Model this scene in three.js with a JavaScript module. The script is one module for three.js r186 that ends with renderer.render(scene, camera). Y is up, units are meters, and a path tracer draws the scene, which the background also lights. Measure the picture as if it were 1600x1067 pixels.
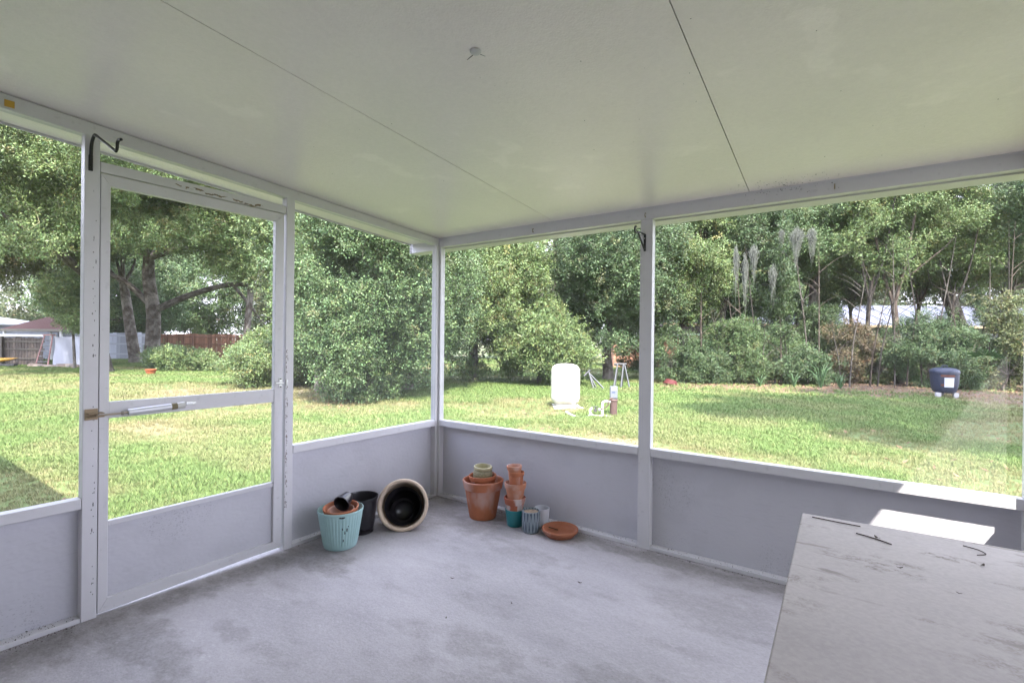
import * as THREE from 'three';
import { RoundedBoxGeometry } from 'three/addons/geometries/RoundedBoxGeometry.js';
import { mergeGeometries } from 'three/addons/utils/BufferGeometryUtils.js';

// ---------------------------------------------------------------- camera, sky, sun, exposure
const scene = new THREE.Scene();
const camera = new THREE.PerspectiveCamera(68.87, 1600 / 1067, 0.05, 600);
const DEG = Math.PI / 180;
camera.position.set(2.8176, 1.27, 2.969);
camera.rotation.set(-0.114 * DEG, 35.0735 * DEG, 0.592 * DEG, 'YXZ');
const renderer = new THREE.WebGLRenderer({ antialias: true });
renderer.setSize(1024, 682);
renderer.toneMapping = THREE.LinearToneMapping;
renderer.toneMappingExposure = 8.8;
renderer.shadowMap.enabled = true;

const sun = new THREE.DirectionalLight(new THREE.Color(1.0, 0.94, 0.87), 2.2);
const SUN = new THREE.Vector3(0.54, 1, 0.55).normalize();
sun.position.copy(SUN).multiplyScalar(60);
sun.castShadow = true;
sun.shadow.mapSize.set(4096, 4096);
Object.assign(sun.shadow.camera, { left: -45, right: 45, top: 45, bottom: -45, near: 1, far: 160 });
scene.add(sun, sun.target);

// ---------------------------------------------------------------- numbers, noise, textures
function rng(seed) {
  let s = seed | 0;
  return () => { s = (s + 0x6d2b79f5) | 0; let t = Math.imul(s ^ (s >>> 15), 1 | s); t = (t + Math.imul(t ^ (t >>> 7), 61 | t)) ^ t; return ((t ^ (t >>> 14)) >>> 0) / 4294967296; };
}
const clamp = (v, a = 0, b = 1) => Math.min(b, Math.max(a, v));
const smooth = (a, b, v) => { const t = clamp((v - a) / (b - a)); return t * t * (3 - 2 * t); };
const mixn = (a, b, t) => a + (b - a) * t;
function hash(x, y, s) { let h = Math.imul(x, 374761393) + Math.imul(y, 668265263) + Math.imul(s, 974711); h = Math.imul(h ^ (h >>> 13), 1274126177); return ((h ^ (h >>> 16)) >>> 0) / 4294967296; }
function vnoise(x, y, per, s) {           // value noise; per > 0 repeats every per cells
  const xi = Math.floor(x), yi = Math.floor(y), fx = x - xi, fy = y - yi;
  const u = fx * fx * (3 - 2 * fx), v = fy * fy * (3 - 2 * fy);
  const w = (n) => (per ? ((n % per) + per) % per : n);
  const x0 = w(xi), x1 = w(xi + 1), y0 = w(yi), y1 = w(yi + 1);
  return mixn(mixn(hash(x0, y0, s), hash(x1, y0, s), u), mixn(hash(x0, y1, s), hash(x1, y1, s), u), v);
}
function fbm(x, y, per, s, oct = 4) {
  let a = 0, k = 0.5, t = 0;
  for (let i = 0; i < oct; i++) { a += k * vnoise(x, y, per, s + i * 17); t += k; k *= 0.5; x *= 2; y *= 2; per *= 2; }
  return a / t;
}
const toS = (c) => { c = clamp(c); return 255 * (c <= 0.0031308 ? 12.92 * c : 1.055 * Math.pow(c, 1 / 2.4) - 0.055); };
function colorTex(w, h, fn) {              // fn(u, v) -> linear rgb
  const d = new Uint8Array(w * h * 4);
  for (let j = 0, i = 0; j < h; j++) for (let k = 0; k < w; k++, i += 4) { const c = fn((k + 0.5) / w, (j + 0.5) / h); d[i] = toS(c[0]); d[i + 1] = toS(c[1]); d[i + 2] = toS(c[2]); d[i + 3] = 255; }
  return finish(new THREE.DataTexture(d, w, h), true);
}
function grayTex(w, h, fn) {
  const d = new Uint8Array(w * h * 4);
  for (let j = 0, i = 0; j < h; j++) for (let k = 0; k < w; k++, i += 4) { const c = 255 * clamp(fn((k + 0.5) / w, (j + 0.5) / h)); d[i] = d[i + 1] = d[i + 2] = c; d[i + 3] = 255; }
  return finish(new THREE.DataTexture(d, w, h), false);
}
function finish(t, srgb) {
  t.wrapS = t.wrapT = THREE.RepeatWrapping; t.magFilter = THREE.LinearFilter; t.minFilter = THREE.LinearMipmapLinearFilter; t.generateMipmaps = true;
  if (srgb) t.colorSpace = THREE.SRGBColorSpace;
  t.needsUpdate = true; return t;
}
const lin = (r, g, b) => new THREE.Color().setRGB(r, g, b);
const std = (c, o = {}) => new THREE.MeshStandardMaterial({ color: Array.isArray(c) ? lin(...c) : c, roughness: 0.7, side: THREE.DoubleSide, ...o });

// sky: pale summer haze with thin broken cloud
{
  const w = 1024, h = 512, d = new Float32Array(w * h * 4);
  for (let j = 0, i = 0; j < h; j++) {
    const el = ((j + 0.5) / h - 0.5) * Math.PI;     // row 0 is straight down
    for (let k = 0; k < w; k++, i += 4) {
      const az = ((k + 0.5) / w) * 2 * Math.PI, e = Math.max(0, Math.sin(el));
      const x = Math.cos(az) / (e + 0.25), y = Math.sin(az) / (e + 0.25);
      const cl = smooth(0.46, 0.72, fbm(x * 1.6 + 40, y * 1.6 + 40, 0, 5, 5)) * smooth(0.02, 0.2, e);
      const t = Math.pow(1 - e, 3);
      let c = [mixn(0.40, 0.68, t), mixn(0.45, 0.68, t), mixn(0.64, 0.78, t)];
      c = [mixn(c[0], 0.80, cl * 0.8), mixn(c[1], 0.82, cl * 0.8), mixn(c[2], 0.86, cl * 0.8)];
      if (el < 0) c = [0.25, 0.27, 0.24];
      const s = 1.32; d[i] = c[0] * s; d[i + 1] = c[1] * s; d[i + 2] = c[2] * s; d[i + 3] = 1;
    }
  }
  const t = new THREE.DataTexture(d, w, h, THREE.RGBAFormat, THREE.FloatType);
  t.mapping = THREE.EquirectangularReflectionMapping; t.magFilter = t.minFilter = THREE.LinearFilter; t.wrapS = THREE.RepeatWrapping; t.needsUpdate = true;
  scene.background = t; scene.environment = t;
}

// ---------------------------------------------------------------- object helpers
const taken = new Map();
function numbered(n) { const k = taken.get(n) || 0; taken.set(n, k + 1); return k ? `${n}_${String(k).padStart(3, '0')}` : n; }
function obj(name, geo, mat, parent) {
  const m = new THREE.Mesh(geo, mat); m.castShadow = m.receiveShadow = true;
  m.name = parent ? name : numbered(name); (parent || scene).add(m); return m;
}
function thing(name, label, category, pos = [0, 0, 0], turn = 0, group) {
  const o = new THREE.Group(); o.name = numbered(name); o.position.set(...pos); o.rotation.y = turn;
  o.userData = { label, category }; if (group) o.userData.group = group; scene.add(o); return o;
}
function tag(o, label, category, group) { o.userData.label = label; o.userData.category = category; if (group) o.userData.group = group; return o; }
function struct(name, geo, mat, label) { const m = obj(name, geo, mat); m.userData.kind = 'structure'; if (label) m.userData.label = label; return m; }
function boxUV(g, k = 1) {                 // uv in metres from position, by the way each face points
  if (g.index) g = g.toNonIndexed();
  g.computeVertexNormals();
  const p = g.attributes.position, n = g.attributes.normal, uv = new Float32Array(p.count * 2);
  for (let i = 0; i < p.count; i++) {
    const ax = Math.abs(n.getX(i)), ay = Math.abs(n.getY(i)), az = Math.abs(n.getZ(i));
    const [a, b] = ax >= ay && ax >= az ? [p.getZ(i), p.getY(i)] : ay >= az ? [p.getX(i), p.getZ(i)] : [p.getX(i), p.getY(i)];
    uv[2 * i] = a * k; uv[2 * i + 1] = b * k;
  }
  g.setAttribute('uv', new THREE.BufferAttribute(uv, 2)); return g;
}
function span(x0, x1, y0, y1, z0, z1, r = 0.0025) {      // a box between two corners, its edges rounded a little
  const w = x1 - x0, h = y1 - y0, d = z1 - z0; r = Math.min(r, w / 3, h / 3, d / 3);
  const g = r > 0.0004 ? new RoundedBoxGeometry(w, h, d, 1, r) : new THREE.BoxGeometry(w, h, d);
  g.translate((x0 + x1) / 2, (y0 + y1) / 2, (z0 + z1) / 2);
  return boxUV(g);
}
function prism(pts, x0, x1) {              // polygon in (z, y), pushed from x0 to x1
  const s = new THREE.Shape(pts.map(([z, y]) => new THREE.Vector2(-z, y)));
  const g = new THREE.ExtrudeGeometry(s, { depth: x1 - x0, bevelEnabled: true, bevelThickness: 0.0015, bevelSize: 0.0015, bevelOffset: -0.0015, bevelSegments: 1 });
  g.rotateY(Math.PI / 2); g.translate(x0, 0, 0);
  return boxUV(g);
}
function prismX(pts, z0, z1) {             // polygon in (x, y), pushed from z0 to z1
  const s = new THREE.Shape(pts.map(([x, y]) => new THREE.Vector2(x, y)));
  const g = new THREE.ExtrudeGeometry(s, { depth: z1 - z0, bevelEnabled: false });
  g.translate(0, 0, z0); return boxUV(g);
}
function taper(pts, seg = 8, cap = true) {           // a limb through [x, y, z, radius] points
  const n = pts.length, P = [], N = [], U = [], I = [], v = pts.map((p) => new THREE.Vector3(p[0], p[1], p[2]));
  let len = 0, side = new THREE.Vector3(1, 0, 0.3).normalize();
  for (let i = 0; i < n; i++) {
    const t = v[Math.min(n - 1, i + 1)].clone().sub(v[Math.max(0, i - 1)]).normalize();
    if (Math.abs(t.dot(side)) > 0.9) side.set(t.z, t.x, t.y);
    side.sub(t.clone().multiplyScalar(t.dot(side))).normalize();
    const up = t.clone().cross(side);
    if (i) len += v[i].distanceTo(v[i - 1]);
    for (let k = 0; k <= seg; k++) {
      const a = (k / seg) * Math.PI * 2, d = side.clone().multiplyScalar(Math.cos(a)).addScaledVector(up, Math.sin(a));
      P.push(v[i].x + d.x * pts[i][3], v[i].y + d.y * pts[i][3], v[i].z + d.z * pts[i][3]); N.push(d.x, d.y, d.z); U.push((k / seg) * 1.0, len);
    }
    if (i) for (let k = 0; k < seg; k++) { const a = (i - 1) * (seg + 1) + k, b = a + seg + 1; I.push(a, a + 1, b, b, a + 1, b + 1); }
  }
  if (cap) for (const [e, i] of [[0, 0], [1, n - 1]]) {
    const c = P.length / 3, t = v[Math.min(n - 1, i + 1)].clone().sub(v[Math.max(0, i - 1)]).normalize().multiplyScalar(e ? 1 : -1);
    P.push(v[i].x, v[i].y, v[i].z); N.push(t.x, t.y, t.z); U.push(0.5, 0);
    for (let k = 0; k < seg; k++) { const a = i * (seg + 1) + k; e ? I.push(a, a + 1, c) : I.push(a + 1, a, c); }
  }
  const g = new THREE.BufferGeometry();
  g.setAttribute('position', new THREE.Float32BufferAttribute(P, 3)); g.setAttribute('normal', new THREE.Float32BufferAttribute(N, 3)); g.setAttribute('uv', new THREE.Float32BufferAttribute(U, 2));
  g.setIndex(I); return g;
}
function curve(pts, steps) {               // smooth [x, y, z, r] points
  const c = new THREE.CatmullRomCurve3(pts.map((p) => new THREE.Vector3(p[0], p[1], p[2]))), out = [];
  for (let i = 0; i <= steps; i++) { const f = (i / steps) * (pts.length - 1), k = Math.min(pts.length - 2, Math.floor(f)), q = c.getPoint(i / steps); out.push([q.x, q.y, q.z, mixn(pts[k][3], pts[k + 1][3], f - k)]); }
  return out;
}
const wire = (pts, r, steps = 16, seg = 8) => taper(curve(pts.map((p) => [...p, r]), steps), seg);
const lathe = (pts, seg = 48) => new THREE.LatheGeometry(pts.map(([r, y]) => new THREE.Vector2(r, y)), seg);
const merge = (a) => mergeGeometries(a.map((g) => { g = g.index ? g.toNonIndexed() : g; for (const n of Object.keys(g.attributes)) if (!['position', 'normal', 'uv'].includes(n)) g.deleteAttribute(n); return g; }), false);

// ---------------------------------------------------------------- materials of the porch
const rp = rng(11);
const specks = (n, seed, boxes) => { const r = rng(seed), a = []; for (let i = 0; i < n; i++) a.push([r(), r(), r(), r()]); return a; };
const emboss = grayTex(512, 512, (u, v) => 0.55 * fbm(u * 90, v * 90, 90, 3, 2) + 0.45 * fbm(u * 24, v * 24, 24, 9, 2));
emboss.repeat.set(2.2, 2.2);
const ceilTex = colorTex(768, 768, (u, v) => {
  const g = 0.90 + 0.10 * fbm(u * 5, v * 5, 5, 21, 4) + 0.05 * (fbm(u * 150, v * 150, 150, 23, 2) - 0.5) + 0.04 * (hash((u * 768) | 0, (v * 768) | 0, 4) - 0.5);
  const chalk = smooth(0.62, 0.8, fbm(u * 14, v * 14, 14, 33, 4)) * smooth(0.5, 0.62, fbm(u * 3, v * 3, 3, 35, 2));
  const k = g + 0.06 * chalk; return [0.87 * k, 0.805 * k, 0.79 * k];
});
ceilTex.repeat.set(1 / 1.9, 1 / 1.9);
const M = {};
M.ceiling = std([1, 1, 1], { map: ceilTex, bumpMap: emboss, bumpScale: 0.0014, roughness: 0.28 });
const paintTex = colorTex(512, 512, (u, v) => {
  const k = 0.94 + 0.06 * fbm(u * 6, v * 6, 6, 51, 4) + 0.02 * (fbm(u * 60, v * 60, 60, 52, 2) - 0.5), dirt = smooth(0.74, 0.84, fbm(u * 40, v * 40, 40, 55, 3)) * 0.1;
  return [0.60 * k * (1 - dirt), 0.585 * k * (1 - dirt), 0.60 * k * (1 - dirt)];
});
M.frame = std([1, 1, 1], { map: paintTex, roughness: 0.42 });
// posts: paint with a line of chips where the old strike and hinges rubbed
function chipTex(seed, n, x0, x1, v0, v1, rust) {
  const W = 64, H = 2048, r = rng(seed), d = new Float32Array(W * H).fill(0), c = [];
  for (let i = 0; i < n; i++) c.push([x0 + (x1 - x0) * r(), v0 + (v1 - v0) * Math.pow(r(), 1.2), 0.6 + 2.2 * r(), 2 + 10 * r() * r()]);
  for (const [x, y, rx, ry] of c) for (let j = -14; j <= 14; j++) for (let k = -6; k <= 6; k++) {
    const X = Math.round(x * W) + k, Y = Math.round(y * H) + j; if (X < 0 || X >= W || Y < 0 || Y >= H) continue;
    if ((k / rx) ** 2 + (j / ry) ** 2 < 0.6 + 0.8 * hash(X, Y, seed)) d[Y * W + X] = 1;
  }
  return colorTex(W, H, (u, v) => {
    const k = 0.95 + 0.05 * fbm(u * 2, v * 60, 0, seed, 3), q = d[((v * H) | 0) * W + ((u * W) | 0)];
    return q ? (rust && hash((u * W) | 0, (v * H * 0.2) | 0, 3) > 0.5 ? [0.16, 0.1, 0.07] : [0.07, 0.07, 0.065]) : [0.60 * k, 0.585 * k, 0.60 * k];
  });
}
function postUV(g, z0, w, h) { const p = g.attributes.position, uv = g.attributes.uv, n = g.attributes.normal; for (let i = 0; i < p.count; i++) if (n.getX(i) > 0.9) uv.setXY(i, (z0 + w - p.getZ(i)) / w, p.getY(i) / h); else uv.setXY(i, 0.02, p.getY(i) / h); return g; }
M.postA = std([1, 1, 1], { map: chipTex(5, 46, 0.55, 0.8, 0.05, 0.9, false), roughness: 0.42 });
M.postB = std([1, 1, 1], { map: chipTex(6, 120, 0.05, 0.3, 0.12, 0.56, true), roughness: 0.42 });
const panelTex = colorTex(1024, 512, (u, v) => {
  let k = 0.95 + 0.05 * fbm(u * 20, v * 4, 0, 61, 4) + 0.015 * (hash((u * 1024) | 0, (v * 512) | 0, 6) - 0.5);
  const sp = smooth(0.80, 0.86, vnoise(u * 1050, v * 210, 0, 63)) * smooth(0.56, 0.75, fbm(u * 10, v * 2, 0, 64, 3)) * 0.3;
  const sc = smooth(0.78, 0.9, vnoise(u * 65, v * 90, 0, 66)) * smooth(0.55, 0.7, fbm(u * 12 + 3, v * 5, 0, 67, 3)) * 0.05, film = 0.045 * smooth(0.5, 0.75, fbm(u * 30, v * 7, 0, 68, 5));
  k *= (1 - sp) * (1 - sc) * (1 - film); return [0.53 * k, 0.52 * k, 0.555 * k];
});
const panelBump = grayTex(512, 256, (u, v) => 0.85 * fbm(u * 12, v * 3, 0, 69, 2) + 0.15 * fbm(u * 300, v * 60, 0, 70, 2)); panelBump.repeat.set(0.28, 1.3);
panelTex.repeat.set(0.28, 1.3);
M.panel = std([1, 1, 1], { map: panelTex, bumpMap: panelBump, bumpScale: 0.006, roughness: 0.42 });
M.screen = std([0.28, 0.275, 0.285], { transparent: true, opacity: 0.145, roughness: 0.9 });
M.black = std([0.012, 0.012, 0.013], { roughness: 0.45 });
M.steel = std([0.55, 0.55, 0.54], { roughness: 0.35, metalness: 0.9 });
M.dirty = std([0.28, 0.25, 0.21], { roughness: 0.6, metalness: 0.3 });
M.dark = std([0.05, 0.05, 0.05], { roughness: 0.8 });

// ---------------------------------------------------------------- porch floor
const CEIL = (z) => 2.093 + 0.0588 * z;
{
  const blobs = [[1.9, 1.55, 0.32, 0.10, 0.5], [1.55, 1.35, 0.22, 0.10, 0.45], [2.1, 1.25, 0.2, 0.12, 0.4], [0.35, 2.15, 0.5, 0.12, 0.55], [0.12, 1.6, 0.12, 0.6, 0.6], [0.3, 1.25, 0.25, 0.12, 0.6],
    [0.14, 2.5, 0.15, 0.3, 0.6], [0.2, 0.3, 0.3, 0.3, 0.5], [1.6, 0.1, 1.6, 0.09, 0.55], [1.2, 0.5, 0.25, 0.1, 0.35], [0.75, 0.3, 0.35, 0.16, 0.45], [2.3, 0.5, 0.3, 0.2, 0.35], [1.3, 2.6, 0.3, 0.2, 0.3], [0.6, 1.9, 0.12, 0.05, 0.4]];
  const L = 3.6, tex = colorTex(1280, 1280, (u, v) => {
    const x = u * L, z = v * L;
    let k = 0.72 + 0.5 * fbm(x * 1.5, z * 3.0, 0, 71, 5);
    k += 0.10 * (fbm(x * 9, z * 40, 0, 73, 3) - 0.5) + 0.24 * (fbm(x * 110, z * 150, 0, 74, 3) - 0.5) + 0.12 * (hash((u * 1280) | 0, (v * 1280) | 0, 8) - 0.5);
    let s = 0; const g = fbm(x * 14, z * 22, 0, 75, 4), g2 = fbm(x * 90, z * 110, 0, 76, 2);
    for (const [bx, bz, rx, rz, a] of blobs) { const q = ((x - bx) / rx) ** 2 + ((z - bz) / rz) ** 2; if (q < 3) s = Math.max(s, a * smooth(1.5, 0, q + (g - 0.5) * 2.6) * (0.55 + 0.9 * g2)); }
    s = Math.max(s, 0.42 * smooth(0.58, 0.85, fbm(x * 5, z * 9, 0, 77, 5)) * (0.2 + 1.2 * g2));
    const pale = smooth(0.72, 0.8, fbm(x * 30, z * 60, 0, 79, 3)) * smooth(0.55, 0.7, fbm(x * 2.2 + 9, z * 2.2, 0, 80, 2)) * 0.35;
    k = k * (1 - 0.5 * s) + pale * 0.35;
    return [0.335 * k, 0.312 * k * (1 - 0.01 * s), 0.318 * k * (1 - 0.06 * s)];
  });
  const bump = grayTex(1024, 1024, (u, v) => 0.5 * fbm(u * 128, v * 220, 0, 81, 2) + 0.5 * vnoise(u * 500, v * 500, 0, 82));
  tex.repeat.set(1 / L, 1 / L); bump.repeat.set(1 / 1.8, 1 / 1.8);
  struct('porch_floor', span(-0.075, 3.52, -0.16, 0, -0.075, 3.5, 0.008), std([1, 1, 1], { map: tex, bumpMap: bump, bumpScale: 0.0016, roughness: 0.72 }), 'grey brushed concrete slab of the porch with dirt stains');
}

// ---------------------------------------------------------------- porch roof
{
  const roof = thing('porch_roof', 'cream insulated panel roof over the porch with dark seams and white gutter', 'roof');
  const seams = [[-0.376, -0.376], [1.077, 1.165], [2.31, 2.42], [3.80, 3.80]];       // x at z = 0 and at z = 2.36
  for (let i = 0; i < 3; i++) {
    const X = (k, z) => seams[k][0] + ((seams[k][1] - seams[k][0]) * z) / 2.36;
    const g = new THREE.BufferGeometry(), P = [], Z0 = -0.058, Z1 = 3.5, gap = 0.0018;
    const a = X(i, Z0) + (i ? gap : 0), b = X(i + 1, Z0) - (i < 2 ? gap : 0), c = X(i + 1, Z1) - (i < 2 ? gap : 0), d = X(i, Z1) + (i ? gap : 0), T = 0.075;
    const v = [[a, CEIL(Z0), Z0], [b, CEIL(Z0), Z0], [c, CEIL(Z1), Z1], [d, CEIL(Z1), Z1]], w = v.map(([x, y, z]) => [x, y + T, z]);
    const quad = (p, q, r, s) => P.push(...p, ...q, ...r, ...p, ...r, ...s);
    quad(v[0], v[1], v[2], v[3]); quad(w[0], w[3], w[2], w[1]); quad(v[0], w[0], w[1], v[1]); quad(v[1], w[1], w[2], v[2]); quad(v[2], w[2], w[3], v[3]); quad(v[3], w[3], w[0], v[0]);
    g.setAttribute('position', new THREE.Float32BufferAttribute(P, 3));
    obj('ceiling_panel', boxUV(g), M.ceiling, roof);
  }
  for (const [k0, k1] of [seams[1], seams[2]]) {          // dark joint filler a little above the ceiling face
    const P = [], c = [-0.05, 3.48].map((z) => { const x = k0 + ((k1 - k0) * z) / 2.36; return [[x - 0.012, CEIL(z) + 0.012, z], [x + 0.012, CEIL(z) + 0.012, z]]; });
    P.push(...c[0][0], ...c[0][1], ...c[1][1], ...c[0][0], ...c[1][1], ...c[1][0]);
    const g = new THREE.BufferGeometry(); g.setAttribute('position', new THREE.Float32BufferAttribute(P, 3));
    obj('seam_strip', boxUV(g), M.dark, roof);
  }
  // gutter along the low edge, drip edges along the sides
  obj('gutter', prism([[-0.060, 2.015], [-0.165, 2.012], [-0.180, 2.12], [-0.173, 2.12], [-0.160, 2.020], [-0.068, 2.022], [-0.068, 2.11], [-0.060, 2.11]], -0.39, 3.81), M.frame, roof);
  obj('gutter_end_cap', prism([[-0.052, 2.010], [-0.168, 2.008], [-0.183, 2.125], [-0.052, 2.125]], -0.397, -0.3915), M.frame, roof);
  for (const x of [-0.383, 3.802]) {
    const e = prism([[-0.05, CEIL(-0.05) - 0.012], [3.5, CEIL(3.5) - 0.012], [3.5, CEIL(3.5) + 0.085], [-0.05, CEIL(-0.05) + 0.085]], x, x + 0.006);
    obj('drip_edge', e, M.frame, roof);
  }
}

// ---------------------------------------------------------------- screened walls
const HS = 0.62, HB = 0.571;               // chair rail, top and underside
{
  const W = thing('screen_wall', 'white aluminium screen wall with the screen door in it', 'wall');
  const beamY = (z) => CEIL(z) - 0.003, low = (z) => 2.036 + 0.0565 * z;
  obj('top_beam', prism([[-0.05, low(-0.05)], [3.49, low(3.49)], [3.49, beamY(3.49)], [-0.05, beamY(-0.05)]], -0.05, -0.001), M.frame, W);
  const post = (z0, z1, m, x0 = -0.05, x1 = 0) => obj('post', postUV(span(x0, x1, 0.0, low(z0) + 0.012, z0, z1), z0, z1 - z0, 2.15), m, W);
  post(2.203, 2.258, M.postA); post(1.26, 1.312, M.postB); post(-0.05, 0.028, M.frame); post(3.42, 3.48, M.frame);
  const hd = span(-0.045, -0.002, 2.012, 2.058, 1.314, 2.201), hp = hd.attributes.position, hu = hd.attributes.uv;
  for (let i = 0; i < hp.count; i++) hu.setXY(i, (2.201 - hp.getZ(i)) / 0.887, (hp.getY(i) - 2.012) / 0.046);
  obj('header', hd, std([1, 1, 1], { roughness: 0.45, map: colorTex(1024, 64, (u, v) => {       // paint rubbed through in a long brown scrape
    const k = 0.95 + 0.05 * fbm(u * 30, v * 3, 0, 241, 3), w = 0.55 - 0.3 * Math.sin((u - 0.3) * 3.2) + 0.5 * (fbm(u * 18, 1, 0, 243, 3) - 0.5);
    const q = u > 0.33 && u < 0.84 && Math.abs(v - w) < 0.07 + 0.16 * (fbm(u * 40, v * 2, 0, 245, 2) - 0.4) && fbm(u * 60, v * 6, 0, 247, 2) > 0.42;
    return q ? (hash((u * 200) | 0, (v * 12) | 0, 3) > 0.4 ? [0.2, 0.13, 0.06] : [0.09, 0.07, 0.05]) : [0.60 * k, 0.585 * k, 0.60 * k];
  }) }), W);
  for (const [z0, z1, y0, y1] of [[0.03, 1.258, HB, HS], [2.26, 3.418, 0.504, 0.55]]) {
    obj('chair_rail', span(-0.05, 0.001, y0, y1, z0, z1), M.frame, W);
    obj('base_channel', span(-0.055, -0.0015, 0, 0.021, z0, z1), M.frame, W);
    obj('kick_panel', span(-0.060, -0.0565, 0.012, y0 + 0.01, z0 - 0.02, z1 + 0.02, 0), M.panel, W);
  }
  const pane = (pts) => { const g = new THREE.BufferGeometry(), P = []; for (let i = 2; i < pts.length; i++) for (const q of [pts[0], pts[i - 1], pts[i]]) P.push(-0.025, q[1], q[0]); g.setAttribute('position', new THREE.Float32BufferAttribute(P, 3)); return boxUV(g); };
  obj('screen_mesh', pane([[0.028, HS], [1.26, HS], [1.26, low(1.26)], [0.028, low(0.03)]]), M.screen, W);
  obj('screen_mesh', pane([[2.258, 0.55], [3.42, 0.55], [3.42, low(3.42)], [2.258, low(2.26)]]), M.screen, W);
  obj('screen_mesh', pane([[1.312, 2.058], [2.203, 2.058], [2.203, low(2.2)], [1.312, low(1.31)]]), M.screen, W);

  const R = thing('screen_wall', 'white aluminium screen wall facing the well tank, with one post and a long chair rail', 'wall');
  obj('top_beam', span(0.001, 3.49, 2.021, 2.0885, -0.05, 0), M.frame, R);
  obj('ceiling_trim', span(0.003, 3.485, 2.086, 2.096, 0.0015, 0.006, 0.001), M.frame, R);
  for (const [x0, x1] of [[0.001, 0.02], [1.694, 1.771], [3.39, 3.45]]) obj('post', span(x0, x1, 0.001, 2.02, -0.05, -0.0005), M.frame, R);
  for (const [x0, x1] of [[0.021, 1.693], [1.772, 3.389]]) {
    obj('chair_rail', span(x0, x1, HB, HS, -0.05, 0.001), M.frame, R);
    obj('base_channel', span(x0, x1, 0, 0.022, -0.055, -0.0015), M.frame, R);
    obj('kick_panel', span(x0 - 0.018, x1 + 0.018, 0.012, HB + 0.01, -0.060, -0.0565, 0), M.panel, R);
    const g = new THREE.PlaneGeometry(x1 - x0, 2.021 - HS); g.translate((x0 + x1) / 2, (2.021 + HS) / 2, -0.025);
    obj('screen_mesh', g, M.screen, R);
  }
  const E = thing('screen_wall', 'white aluminium screen wall at the table end of the porch', 'wall');
  for (const [z0, z1] of [[0.002, 0.04], [1.30, 1.35], [2.45, 2.5], [3.43, 3.48]]) obj('post', span(3.40, 3.45, 0, CEIL(z0) - 0.004, z0, z1), M.frame, E);
  for (const [z0, z1] of [[0.041, 1.299], [1.351, 2.449], [2.501, 3.429]]) {
    obj('chair_rail', span(3.40, 3.45, HB, HS, z0, z1), M.frame, E);
    obj('kick_panel', span(3.4565, 3.46, 0.01, HB + 0.01, z0 - 0.02, z1 + 0.02, 0), M.panel, E);
    obj('top_beam', prism([[z0, low(z0)], [z1, low(z1)], [z1, CEIL(z1) - 0.002], [z0, CEIL(z0) - 0.002]], 3.40, 3.449), M.frame, E);
    const g = new THREE.PlaneGeometry(z1 - z0, low(z0) - HS); g.rotateY(Math.PI / 2); g.translate(3.425, (low(z0) + HS) / 2, (z0 + z1) / 2); obj('screen_mesh', g, M.screen, E);
  }
}

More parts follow.
